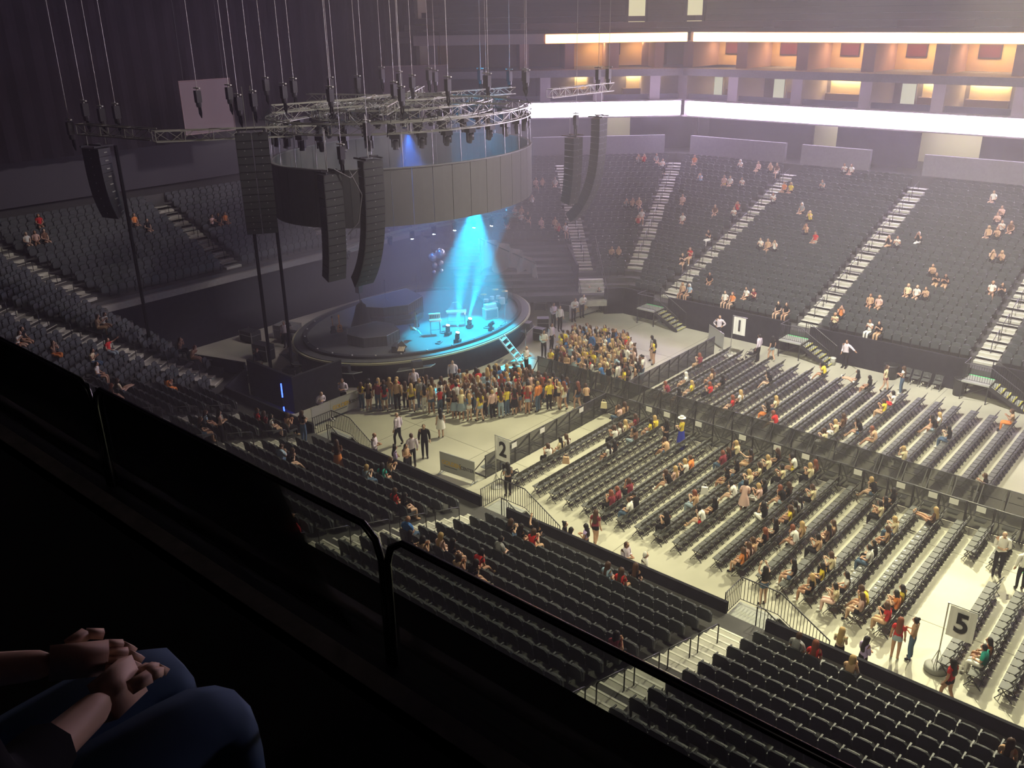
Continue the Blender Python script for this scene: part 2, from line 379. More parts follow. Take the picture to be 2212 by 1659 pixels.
for n, (k, x0, x1) in enumerate(WS):
    t = thing('suite_niche', 'warm cove-lit back wall of a lower suite, %s counted from the %s' % (ordw(n + 1 if n < 6 else n - 5), 'corner column along the far side' if n < 6 else 'corner towards the stage rig'), 'wall panel', group='lit suite walls')
    m = MB(); slab(m, k, x0, x1, 25.9, 25.98, 12.95, 14.75); m.build('panel', WARMW, t)
    m = MB(); slab(m, k, x0 + 0.05, x1 - 0.05, 25.55, 25.75, 14.74, 14.8); m.build('lamp', COVE, t)
    m = MB(); slab(m, k, x0 - 0.1, x1 + 0.1, 25.2, 25.9, 13.0, 13.55); m.build('counter', mat('counter_wood', (0.25, 0.16, 0.09), 0.5), t)
DOORG = mat('suite_glass_door', (0.66, 0.70, 0.58), 0.4, emit=(0.8, 0.85, 0.66), estr=0.35)
for n, (x0, x1) in enumerate([(-43.0, -41.9), (-36.9, -35.9), (-27.9, -27.2), (-25.9, -24.8), (-17.2, -16.7)]):
    t = thing('suite_door', 'pale lit doorway at the back of a lower suite, %s from the corner' % ordw(n + 1), 'door', group='suite doors')
    m = MB(); slab(m, 4, x0, x1, 25.88, 25.96, 12.95, 14.5); m.build('door_leaf', DOORG, t)
    m = MB(); slab(m, 4, x0 - 0.08, x0, 25.84, 25.98, 12.95, 14.6); slab(m, 4, x1, x1 + 0.08, 25.84, 25.98, 12.95, 14.6); slab(m, 4, x0 - 0.08, x1 + 0.08, 25.84, 25.98, 14.5, 14.6); m.build('door_frame', SUITE, t)
# upper suites: warm rooms, columns, wall screens and club chairs
m = MB(); slab(m, 4, -50, 14, 27.0, 27.2, 15.5, 17.6); slab(m, 3, -8, 24, 27.0, 27.2, 15.5, 17.6); struct(m.build('wall_upper_suites', mat('suite_orange_wall', (0.62, 0.42, 0.24), 0.7)))
m = MB()
for x in (-48, -43.6, -38.4, -33, -27.6, -22.2, -16.8, -11.2): slab(m, 4, x - 0.5, x + 0.5, 22.4, 27.0, 15.5, 17.6)
for x in (2.5, 6.5, 10.5, 14.5): slab(m, 3, x - 0.4, x + 0.4, 22.4, 27.0, 15.5, 17.6)
struct(m.build('wall_suite_partition', mat('rose_plaster', (0.42, 0.27, 0.27), 0.75)))
COV2 = mat('room_lamp', (1, 0.85, 0.6), 0.5, emit=(1.0, 0.62, 0.26), estr=16)
for n, (k, x0, x1) in enumerate([(4, -43, -39), (4, -37.8, -33.6), (4, -32.4, -28.2), (4, -27, -22.8), (4, -21.6, -17.4), (4, -16.2, -11.8), (3, 3, 6), (3, 7, 10)]):
    m = MB(); slab(m, k, x0 + 0.4, x1 - 0.4, 25.6, 26.2, 17.5, 17.58)
    tag(m.build('ceiling_light', COV2), 'warm ceiling light of an upper suite, %s from the corner %s' % (ordw(n + 1 if n < 6 else n - 5), 'on the far side' if n < 6 else 'towards the stage'), 'light', 'suite lights')
    t = thing('wall_screen', 'dark flat screen on the back wall of an upper suite, %s from the corner %s' % (ordw(n + 1 if n < 6 else n - 5), 'on the far side' if n < 6 else 'towards the stage'), 'screen', group='suite screens')
    xc = (x0 + x1) / 2 - 0.6
    m = MB(); slab(m, k, xc - 0.75, xc + 0.75, 26.85, 26.9, 16.5, 17.4); m.build('screen', mat('dark_screen', (0.10, 0.02, 0.03), 0.25), t)
    m = MB(); slab(m, k, xc - 0.82, xc + 0.82, 26.9, 26.98, 16.44, 17.46); m.build('bezel', STEEL, t)
# upper deck: stepped concrete with dark seats
m = MB()
for i in range(14):
    for k, x0, x1 in ((4, -52 - i * 0.4, 16), (3, -9 - i * 0.5, 26)):
        slab(m, k, x0, x1, 22.6 + i * 0.85, 23.6 + i * 0.85, 17.8 + i * 0.5, 18.25 + i * 0.5)
struct(m.build('floor_upper_deck', mat('deck_concrete', (0.10, 0.085, 0.09), 0.8)))
RED = mat('red_edge_reflection', (0.6, 0.05, 0.06), 0.4, spec=0.6)  # no lamp: red reflected light put into an edge colour
m = MB()
for a, b, z in ((-70, -58, 0), ):
    pass
for n, (k, x0, x1) in enumerate([(3, 10, 15), (3, 3, 8), (4, -44, -37), (4, -36, -31), (4, -26, -20.5), (4, -18, -14)]):
    m = MB(); slab(m, k, x0, x1, 23.0, 23.06, 18.7, 19.25)
    tag(m.build('deck_balustrade', mat('red_reflection_glass', (0.25, 0.12, 0.13), 0.1, spec=0.8, alpha=0.35)), 'glass balustrade along the upper deck edge, %s from the stage curtain' % ordw(n + 1), 'glass panel', 'upper deck glass')  # red reflections are tinted into the glass colour
# lit stair mouths in the upper deck
for n, (k, x0, x1) in enumerate([(3, 4.4, 6.0), (4, -45.6, -43.9)]):
    t = struct(put('door_%d' % (n + 1), None))
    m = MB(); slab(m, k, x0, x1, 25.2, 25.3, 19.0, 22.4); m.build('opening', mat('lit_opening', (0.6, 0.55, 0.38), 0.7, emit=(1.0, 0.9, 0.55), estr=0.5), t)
    m = MB(); slab(m, k, x0 - 0.2, x0, 24.9, 25.3, 19.0, 22.5); slab(m, k, x1, x1 + 0.2, 24.9, 25.3, 19.0, 22.5); m.build('door_frame', DARKW, t)
# black curtain hung across the end of the hall, and the roof
CURT = mat('black_curtain', (0.016, 0.013, 0.017), 0.95, noise=0.3, nscale=0.6, spec=0.05)  # faint purple of the haze mixed into the cloth colour
m = MB(); pts = []
for j in range(240):
    y = -6 + j * 65.5 / 239; pts.append((-62.9 + 0.12 * math.sin(j * 1.3), y))
vs = [(x, y, z) for z in (11.6, 40) for x, y in pts]; n = len(pts)
m.add(vs, [(i, i + 1, n + i + 1, n + i) for i in range(n - 1)])
struct(m.build('wall_curtain', CURT))
m = MB(); m.box((-64.5, 60.6, 25), (3, 1.0, 30)); struct(m.build('wall_curtain_edge', LITW))
m = MB(); slab(m, 3, -10, 30, 35, 35.3, 20, 40); slab(m, 4, -60, 18, 35, 35.3, 20, 40); struct(m.build('wall_upper', DARKW))
m = MB(); m.box((-22, 38, 40.2), (110, 110, 0.4)); struct(m.build('ceiling', mat('roof_dark', (0.02, 0.02, 0.022), 0.9)))
m = MB(); m.box((-18, -12.2, 20), (110, 0.4, 42)); m.box((20, 40, 20), (0.4, 110, 42)); struct(m.build('wall_back', DARKW))
m = MB(); m.box((-64.2, 39, 10.2), (0.3, 56, 3.2)); struct(m.build('wall_end_concourse', DARKW))
# ------------------------------------------------------------------ theatrical haze in the air, the hall volume tinted for lens glare
def haze(name, lo, hi, dens, col, label):
    m = bpy.data.materials.new(name); m.use_nodes = True; nt = m.node_tree; nt.nodes.clear()
    o = nt.nodes.new('ShaderNodeOutputMaterial'); v = nt.nodes.new('ShaderNodeVolumeScatter')
    v.inputs['Density'].default_value = dens; v.inputs['Color'].default_value = (*col, 1); v.inputs['Anisotropy'].default_value = 0.1
    nt.links.new(v.outputs[0], o.inputs['Volume'])
    mb = MB(); mb.box([(a + b) / 2 for a, b in zip(lo, hi)], [b - a for a, b in zip(lo, hi)])
    ob = stuff(mb.build(name, m)); ob['label'] = label; ob['category'] = 'haze'; return ob
haze('hall_glare_haze', (-62.5, 4.5, 0.02), (19, 72, 33), 0.0032, (0.95, 0.86, 1.0), 'thin haze over the arena bowl, tinted violet to imitate lens glare')  # violet tint of the volume stands in for lens glare
haze('stage_haze', (-52, 30, 1.7), (-33.2, 50, 14), 0.024, (0.95, 0.97, 1.0), 'thicker haze hanging over the round stage')
# ------------------------------------------------------------------ the balcony the picture is taken from
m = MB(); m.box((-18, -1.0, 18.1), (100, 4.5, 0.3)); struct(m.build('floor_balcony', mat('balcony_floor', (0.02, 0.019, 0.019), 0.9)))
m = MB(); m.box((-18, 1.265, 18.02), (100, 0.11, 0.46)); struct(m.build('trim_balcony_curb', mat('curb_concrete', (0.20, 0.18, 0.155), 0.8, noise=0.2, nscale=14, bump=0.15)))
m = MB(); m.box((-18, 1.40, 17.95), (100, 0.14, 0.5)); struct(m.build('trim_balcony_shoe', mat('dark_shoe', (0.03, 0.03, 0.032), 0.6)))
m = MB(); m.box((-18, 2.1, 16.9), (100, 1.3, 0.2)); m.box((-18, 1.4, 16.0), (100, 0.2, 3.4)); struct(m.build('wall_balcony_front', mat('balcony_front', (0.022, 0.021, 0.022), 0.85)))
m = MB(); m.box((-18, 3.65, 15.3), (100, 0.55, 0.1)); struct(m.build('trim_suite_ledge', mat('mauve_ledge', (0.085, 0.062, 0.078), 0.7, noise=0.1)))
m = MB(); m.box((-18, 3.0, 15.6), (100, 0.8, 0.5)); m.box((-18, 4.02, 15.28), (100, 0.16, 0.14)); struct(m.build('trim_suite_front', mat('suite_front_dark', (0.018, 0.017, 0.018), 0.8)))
m = MB(); m.box((-18, 4.11, 15.36), (100, 0.02, 0.03)); struct(m.build('trim_suite_edge', ALU))
GLASS = bpy.data.materials.new('balustrade_glass'); GLASS.use_nodes = True
nt = GLASS.node_tree; nt.nodes.clear()
ot = nt.nodes.new('ShaderNodeOutputMaterial'); mx = nt.nodes.new('ShaderNodeMixShader'); tr = nt.nodes.new('ShaderNodeBsdfTransparent'); gl = nt.nodes.new('ShaderNodeBsdfGlossy'); lw = nt.nodes.new('ShaderNodeLayerWeight')
gl.inputs['Roughness'].default_value = 0.05; tr.inputs['Color'].default_value = (0.86, 0.88, 0.87, 1); lw.inputs['Blend'].default_value = 0.12
nt.links.new(lw.outputs['Fresnel'], mx.inputs['Fac']); nt.links.new(tr.outputs[0], mx.inputs[1]); nt.links.new(gl.outputs[0], mx.inputs[2]); nt.links.new(mx.outputs[0], ot.inputs['Surface'])
PX = [-6.95, -5.2, -3.46, -1.715, 0.03, 1.78]
PLAB = ['at the far left edge', 'second from the left edge', 'left of the first visible post', 'between the two posts in view', 'right of the tall middle post']
for n, (a, b) in enumerate(zip(PX[:-1], PX[1:])):
    t = thing('glass_railing', 'balcony glass panel with rounded black top rail, %s' % PLAB[n], 'railing', group='balcony glass panels')
    m = MB(); a0, b0 = a + 0.012, b - 0.012
    m.path([(a0, 1.4, 18.19), (a0, 1.4, 18.56), (a0 + 0.02, 1.4, 18.62), (a0 + 0.07, 1.4, 18.655), (b0 - 0.07, 1.4, 18.655), (b0 - 0.02, 1.4, 18.62), (b0, 1.4, 18.56), (b0, 1.4, 18.19)], 0.0115, 8)
    m.build('frame', mat('black_gloss_rail', (0.01, 0.01, 0.011), 0.25, spec=0.6), t, True)
    m = MB(); m.box(((a + b) / 2, 1.4, 18.42), (b - a - 0.05, 0.012, 0.46)); m.build('pane', GLASS, t)
# ------------------------------------------------------------------ where every seat and floor chair stands
SP = 0.545
SEATS = []            # (x, y, z, rz, facet, row, index, section)
def seat_row(k, i):
    d = rd(i) + 0.74; a, b = off(k, d), off(k + 1, d)
    if k in (0, 4): pass
    v = b - a; L = v.length; t = v / L; cuts = []
    for n, (base, u, i0, i1, sc) in enumerate(AISLES):
        den = t.x * u.y - t.y * u.x
        if abs(den) < 1e-6: continue
        w0 = base - a; s0 = (w0.x * u.y - w0.y * u.x) / den; p = a + t * s0
        if (p - base).dot(u) > 0 and abs((p - base).length - d * sc) < 2.5 and -1 < s0 < L + 1: cuts.append(s0)
    lo, hi = 0.12, L - 0.12; segs = []; cur = lo
    for c in sorted(cuts):
        if c - 0.68 > cur: segs.append((cur, min(c - 0.68, hi)))
        cur = max(cur, c + 0.68)
    if hi > cur: segs.append((cur, hi))
    rz = math.atan2(-NRM[k].y, -NRM[k].x)
    for q, (s0, s1) in enumerate(segs):
        n = int((s1 - s0 + 0.06) / SP)
        for j in range(n):
            s_ = (s0 + s1) / 2 + (j - (n - 1) / 2) * SP; p = a + t * s_
            if k == 3:
                along_ = (p - P4).dot(T3)
                if along_ > 2.9 and i < 8: continue
                if i < 2: continue
            SEATS.append((p.x, p.y, rz_(i), rz, k, i, j, q))
for k in range(5):
    for i in range(I0[k], NR): seat_row(k, i)
# loose folding chairs on the floor, rows run across the hall, everybody faces the stage
CHP = 0.4525; ROWP = 0.905
CHAIRS = []           # (x back, y, row number from the stage, place from the centre, block)
NEARX = [-6.95 - ROWP * q for q in range(-2, 18)]
for x in sorted(NEARX + [-23.6]):
    short = x > -6.3
    for j in range(5 if short else 20): CHAIRS.append((x, 36.12 - CHP * j, 0, j, 'near'))
for q in range(4):
    for j in range(13): CHAIRS.append((-4.72 + 0.91 * q, 32.25 - CHP * j, 0, j, 'side'))
for x in sorted([-7.95 - ROWP * q for q in range(-1, 19)]):
    for j in range(20): CHAIRS.append((x, 39.55 + CHP * j, 0, j, 'far'))
for j in range(9): CHAIRS.append((-4.9, 39.55 + CHP * j, 0, j, 'far'))
_xs = {}
for bl in ('near', 'side', 'far'): _xs[bl] = sorted({round(c[0], 3) for c in CHAIRS if c[4] == bl})
CHAIRS = [(c[0], c[1], _xs[c[4]].index(round(c[0], 3)) + 1, c[3] + 1, c[4]) for c in CHAIRS]
# ------------------------------------------------------------------ people: one grown body per pose, clothing cut from it
def seg_dist(P, a, b):
    a, b = np.array(a), np.array(b); d = b - a; L = d @ d
    t = np.clip(((P - a) @ d) / L, 0, 1)
    return np.linalg.norm(P - (a + t[:, None] * d), axis=1), t
def hand(mb, wrist, fwd, side, up):
    """palm, four unequal bent fingers and a thumb leaving the side of the palm"""
    w, f, s, u = Vector(wrist), Vector(fwd).normalized(), Vector(side).normalized(), Vector(up).normalized()
    mb.bar(w - f * 0.01, w + f * 0.085, 0.072, 0.028, s)
    for k, L in enumerate((0.058, 0.072, 0.068, 0.05)):
        r = w + f * 0.08 + s * (0.027 - 0.018 * k); q = r + f * L * 0.55 - u * 0.006
        mb.bar(r, q, 0.016, 0.016); mb.bar(q, q + f * L * 0.35 - u * L * 0.35, 0.014, 0.014)
    r = w + f * 0.02 + s * 0.034; q = r + f * 0.03 + s * 0.022
    mb.bar(r, q, 0.018, 0.018); mb.bar(q, q + f * 0.03 - u * 0.006, 0.015, 0.015)
def make_person(name, J, male=False, hair='long', sleeve=0.55, leg=0.3, skirt=None, crop=False, headdir=(1, 0, 0), scale=1.0):
    """J: joints; returns dict of meshes. Facing +X, floor at z=0."""
    k = 1.0
    R = dict(pel=(0.135, 0.105), wai=(0.118, 0.088), che=(0.142, 0.10), nb=(0.075, 0.07), ne=(0.052, 0.052), sh=(0.058, 0.058), el=(0.041, 0.041), wr=(0.029, 0.026), hip=(0.09, 0.09), kn=(0.06, 0.06), an=(0.04, 0.04), to=(0.042, 0.03))
    if male: R.update(pel=(0.14, 0.115), wai=(0.145, 0.115), che=(0.165, 0.118), sh=(0.07, 0.07), el=(0.05, 0.05), wr=(0.034, 0.03), nb=(0.085, 0.08), ne=(0.062, 0.062))
    names = ['pel', 'wai', 'che', 'nb', 'ne'] + [p + s for s in 'LR' for p in ('sh', 'el', 'wr', 'hip', 'kn', 'an', 'to')]
    E_ = [('pel', 'wai'), ('wai', 'che'), ('che', 'nb'), ('nb', 'ne')]
    for s in 'LR': E_ += [('nb', 'sh' + s), ('sh' + s, 'el' + s), ('el' + s, 'wr' + s), ('pel', 'hip' + s), ('hip' + s, 'kn' + s), ('kn' + s, 'an' + s), ('an' + s, 'to' + s)]
    me = bpy.data.meshes.new(name + '_skeleton'); me.from_pydata([J[n] for n in names], [(names.index(a), names.index(b)) for a, b in E_], [])
    o = bpy.data.objects.new(name, me); C.objects.link(o)
    sk = o.modifiers.new('skin', 'SKIN'); sk.use_smooth_shade = True
    if not me.skin_vertices: me.skin_vertices.new()
    for i, n in enumerate(names):
        b = n.rstrip('LR') if n not in R else n
        me.skin_vertices[0].data[i].radius = R[b]; me.skin_vertices[0].data[i].use_root = (n == 'pel')
    sb = o.modifiers.new('sub', 'SUBSURF'); sb.levels = 1
    dg = bpy.context.evaluated_depsgraph_get(); ev = o.evaluated_get(dg); em = ev.to_mesh()
    nv = len(em.vertices); V = np.empty(nv * 3); em.vertices.foreach_get('co', V); V = V.reshape(-1, 3)
    N = np.empty(nv * 3); em.vertices.foreach_get('normal', N); N = N.reshape(-1, 3)
    F = [tuple(p.vertices) for p in em.polygons]; ev.to_mesh_clear()
    bpy.data.objects.remove(o); bpy.data.meshes.remove(me)
    D = []; T = []
    for a, b in E_:
        d, t = seg_dist(V, J[a], J[b]); r = 0.5 * (np.mean(R[a.rstrip('LR') if a not in R else a]) + np.mean(R[b.rstrip('LR') if b not in R else b]))
        D.append(d / r); T.append(t)
    D = np.array(D); T = np.array(T); best = D.argmin(0); bt = T[best, np.arange(nv)]; en = [E_[i] for i in best]
    def reg(fn): return np.array([fn(a, b, t) for (a, b), t in zip(en, bt)])
    top = reg(lambda a, b, t: (a in ('wai', 'che') or (a == 'pel' and b == 'wai' and t > (0.75 if crop else 0.1)) or (a == 'nb' and b[:2] == 'sh') or (a[:2] == 'sh' and t < sleeve) or (a[:2] == 'el' and sleeve > 1 and t < sleeve - 1)))
    bot = reg(lambda a, b, t: (a == 'pel' and (b != 'wai' or t < 0.55)) or (a[:3] == 'hip' and t < leg) or (a[:2] == 'kn' and leg > 1 and t < leg - 1))
    sho = reg(lambda a, b, t: (a[:2] == 'an') or (a[:2] == 'kn' and t > 0.93))
    def shell(msk, dd, smooth=True):
        fs = [f for f in F if sum(msk[list(f)]) >= len(f) - 1]; used = sorted({i for f in fs for i in f}); ix = {v: i for i, v in enumerate(used)}
        mb = MB(); mb.add((V[used] + N[used] * dd), [tuple(ix[i] for i in f) for f in fs]); return mb
    body = MB(); body.add(V, F)
    hc = Vector(J['head']); hd = Vector(headdir).normalized(); sd = Vector((0, 0, 1)).cross(hd).normalized(); hu = hd.cross(sd)
    vs = []; fs = []; nu, nw = 12, 8
    for i in range(nw + 1):
        ph = PI * i / nw
        for j in range(nu):
            th = 2 * PI * j / nu; x, y, z = math.sin(ph) * math.cos(th), math.sin(ph) * math.sin(th), math.cos(ph)
            rx = 0.098 * (1 - 0.10 * (z < -0.3)); ry = 0.078 * (1 - 0.18 * max(0, -z))
            nose = 0.022 if (j == 0 and i == 4) else (0.012 if (j == 0 and i == 5) else 0)
            ear = 0.014 if (j in (3, 9) and i == 4) else 0
            vs.append(hc + hd * (x * rx + nose) + sd * (y * (ry + ear)) + hu * (z * 0.118))
    for i in range(nw):
        for j in range(nu): fs.append((i * nu + j, (i + 1) * nu + j, (i + 1) * nu + (j + 1) % nu, i * nu + (j + 1) % nu))
    body.add(vs, fs)
    for s, q in (('L', 1), ('R', -1)):
        f = Vector(J['wr' + s]) - Vector(J['el' + s]); f.normalize()
        sdv = Vector(J.get('hs' + s, (1, 0, 0))); sdv = (sdv - f * sdv.dot(f)).normalized(); upv = f.cross(sdv) * q
        hand(body, J['wr' + s], f, sdv, upv)
    body.cur = 1
    for q in (1, -1):
        e = hc + hd * 0.090 + sd * (0.032 * q) + hu * 0.008; body.bar(e - sd * 0.013, e + sd * 0.013, 0.012, 0.010, hd)
        body.bar(e + hu * 0.02 - sd * 0.016, e + hu * 0.021 + sd * 0.016, 0.006, 0.006, hd)
    e = hc + hd * 0.092 - hu * 0.062; body.bar(e - sd * 0.022, e + sd * 0.022, 0.008, 0.010, hd)
    out = {}
    out['body'] = body.mesh(name + '_body', [mat('skin', (0.55, 0.33, 0.22), 0.6), mat('eyes_and_lips', (0.06, 0.025, 0.02), 0.5)], True)
    out['top'] = shell(top, 0.014).mesh(name + '_top', [WHITEP], True)
    mb = shell(bot, 0.012)
    if skirt:
        z0, z1, r1 = skirt; c = Vector(J['pel']); n = 14; vv = []; ff = []
        for zz, rr in ((z0, 0.155), ((z0 + z1) / 2, (0.155 + r1) / 2 + 0.015), (z1, r1)):
            for j in range(n): vv.append((c.x + rr * 0.82 * math.cos(2 * PI * j / n), c.y + rr * math.sin(2 * PI * j / n), zz))
        for i in range(2):
            for j in range(n): ff.append((i * n + j, i * n + (j + 1) % n, (i + 1) * n + (j + 1) % n, (i + 1) * n + j))
        mb.add(vv, ff)
    out['bottom'] = mb.mesh(name + '_bottom', [WHITEP], True)
    out['shoes'] = shell(sho, 0.010).mesh(name + '_shoes', [WHITEP], True)
    mb = MB(); vs = []; fs = []; nu = 13
    if hair == 'cap':
        prof = [(0.0, 1.0), (0.55, 0.85), (0.85, 0.55), (0.98, 0.12)]; span = PI
        for r, z in prof:
            for j in range(nu):
                th = PI - span + 2 * span * j / (nu - 1); vs.append(hc + hd * (r * 0.108 * math.cos(th)) + sd * (r * 0.088 * math.sin(th)) + hu * (z * 0.130))
        o_ = len(vs); vs += [hc + hd * 0.10 + sd * 0.07 + hu * 0.03, hc + hd * 0.19 + sd * 0.05 + hu * 0.02, hc + hd * 0.19 - sd * 0.05 + hu * 0.02, hc + hd * 0.10 - sd * 0.07 + hu * 0.03]
        fs.append((o_, o_ + 1, o_ + 2, o_ + 3)); rows = 4
    elif hair == 'short' or hair == 'bun':
        prof = [(0.0, 1.0, PI), (0.6, 0.86, 2.6), (0.95, 0.5, 2.2), (1.06, 0.05, 1.75), (1.0, -0.45, 1.4)]
        for r, z, span in prof:
            for j in range(nu):
                th = PI - span + 2 * span * j / (nu - 1); vs.append(hc + hd * (r * 0.106 * math.cos(th) - 0.004) + sd * (r * 0.087 * math.sin(th)) + hu * (z * 0.130))
        rows = 5
    else:
        prof = [(0.0, 1.0, PI, 0), (0.6, 0.88, 2.6, 0), (1.0, 0.5, 2.2, 0), (1.14, 0.0, 1.75, 0), (1.16, -0.6, 1.55, 0), (1.22, -1.3, 1.35, 0.02), (1.35, -2.2, 1.15, 0.035), (1.25, -3.1, 0.95, 0.045), (0.75, -3.7, 0.8, 0.05)]
        for r, z, span, bk in prof:
            for j in range(nu):
                th = PI - span + 2 * span * j / (nu - 1); zz = Vector((0, 0, 1)) if z < -0.6 else hu
                base = hc + (hu * (-0.6 * 0.125) + Vector((0, 0, 1)) * ((z + 0.6) * 0.125) if z < -0.6 else hu * (z * 0.130))
                vs.append(base + hd * (r * 0.108 * math.cos(th) - bk) + sd * (r * 0.092 * math.sin(th)))
        rows = len(prof)
    for i in range(rows - 1):
        for j in range(nu - 1): fs.append((i * nu + j, (i + 1) * nu + j, (i + 1) * nu + j + 1, i * nu + j + 1))
    mb.add(vs, fs)
    if hair == 'bun': mb.lathe([(0.01, -0.05), (0.045, -0.03), (0.052, 0), (0.04, 0.035), (0.01, 0.05)], 8, tuple(hc - hd * 0.09 + hu * 0.10))
    out['hair'] = mb.mesh(name + '_hair', [WHITEP], True)
    return out
def stand_pose(h=1.66, male=False, arms='down', step=0.0, lean=0.0):
    s = h / 1.72; sw = 0.19 if male else 0.165; J = {}
    J['pel'] = (0, 0, 0.95); J['wai'] = (0.01 + lean * 0.2, 0, 1.13); J['che'] = (0.0 + lean * 0.55, 0, 1.31); J['nb'] = (-0.01 + lean * 0.85, 0, 1.44); J['ne'] = (0.005 + lean, 0, 1.53); J['head'] = (0.025 + lean * 1.1, 0, 1.625)
    for q, sg in (('L', 1), ('R', -1)):
        J['sh' + q] = (-0.01 + lean * 0.8, sg * sw, 1.405)
        if arms == 'down': J['el' + q] = (-0.04 + lean * .4, sg * (sw + 0.055), 1.13); J['wr' + q] = (0.05 + lean * .3, sg * (sw + 0.06), 0.90)
        elif arms == 'phone': J['el' + q] = (0.02 + lean * .4, sg * (sw + 0.04), 1.15); J['wr' + q] = (0.24, sg * 0.06, 1.20)
        elif arms == 'hips': J['el' + q] = (-0.08, sg * (sw + 0.17), 1.17); J['wr' + q] = (0.02, sg * 0.17, 1.02)
        elif arms == 'up': J['el' + q] = (0.16, sg * (sw + 0.05), 1.52); J['wr' + q] = (0.20, sg * 0.13, 1.75)
        elif arms == 'cross': J['el' + q] = (0.05, sg * (sw + 0.05), 1.15); J['wr' + q] = (0.15, -sg * 0.05, 1.19)
        elif arms == 'point':
            if sg > 0: J['el' + q] = (0.05, sw + 0.24, 1.30); J['wr' + q] = (0.12, sw + 0.46, 1.22)
            else: J['el' + q] = (-0.04, -(sw + 0.055), 1.13); J['wr' + q] = (0.04, -(sw + 0.06), 0.90)
        J['hip' + q] = (0, sg * 0.09, 0.90)
        J['kn' + q] = (0.03 + sg * step * 0.5 + (0.05 if step else 0), sg * 0.10, 0.50); J['an' + q] = (-0.02 + sg * step, sg * 0.10, 0.085 + (0.10 if step and sg < 0 else 0)); J['to' + q] = (0.13 + sg * step, sg * 0.115, 0.035 + (0.02 if step and sg < 0 else 0))
    return {k: tuple(c * s for c in v) for k, v in J.items()}
def sit_pose(arms='lap', lean=0.0, legs='down', male=False):
    sw = 0.185 if male else 0.16; J = {}; z0 = 0.54
    J['pel'] = (-0.02, 0, z0); J['wai'] = (-0.05 + lean * .25, 0, z0 + .17); J['che'] = (-0.04 + lean * .6, 0, z0 + .35 - abs(lean) * .05); J['nb'] = (-0.03 + lean, 0, z0 + .48 - abs(lean) * .15); J['ne'] = (0.0 + lean * 1.15, 0, z0 + .56 - abs(lean) * .2); J['head'] = (0.025 + lean * 1.3, 0, z0 + .655 - abs(lean) * .25)
    for q, sg in (('L', 1), ('R', -1)):
        J['sh' + q] = (-0.03 + lean * .9, sg * sw, z0 + .44 - abs(lean) * .12)
        if arms == 'lap': J['el' + q] = (0.0 + lean * .5, sg * (sw + .05), z0 + .20); J['wr' + q] = (0.22, sg * 0.08, z0 + .14)
        elif arms == 'phone': J['el' + q] = (0.08 + lean * .4, sg * (sw + .04), z0 + .22); J['wr' + q] = (0.26, sg * 0.07, z0 + .38)
        elif arms == 'face': J['el' + q] = (0.14 + lean, sg * (sw + .02), z0 + .28); J['wr' + q] = (0.13 + lean, sg * 0.09, z0 + .56)
        elif arms == 'wave':
            if sg > 0: J['el' + q] = (0.12, sw + .16, z0 + .50); J['wr' + q] = (0.32, sw + .22, z0 + .66)
            else: J['el' + q] = (0, -(sw + .05), z0 + .20); J['wr' + q] = (0.22, -0.08, z0 + .14)
        J['hip' + q] = (0.02, sg * 0.095, z0 - .02)
        if legs == 'down': J['kn' + q] = (0.42, sg * 0.10, z0 - .01); J['an' + q] = (0.42, sg * 0.10, 0.09); J['to' + q] = (0.57, sg * 0.11, 0.035)
        elif legs == 'out': J['kn' + q] = (0.40, sg * 0.10, z0); J['an' + q] = (0.68, sg * 0.08, 0.16); J['to' + q] = (0.78, sg * 0.09, 0.20)
        elif legs == 'up': J['kn' + q] = (0.40, sg * 0.09, z0 + .17); J['an' + q] = (0.76, sg * 0.07, z0 + .16); J['to' + q] = (0.80, sg * 0.08, z0 + .30)
        elif legs == 'cross':
            if sg > 0: J['kn' + q] = (0.43, 0.05, z0 + .08); J['an' + q] = (0.50, -0.13, z0 - .16); J['to' + q] = (0.63, -0.16, z0 - .20)
            else: J['kn' + q] = (0.42, -0.09, z0 - .01); J['an' + q] = (0.42, -0.09, 0.09); J['to' + q] = (0.57, -0.09, 0.035)
    return J
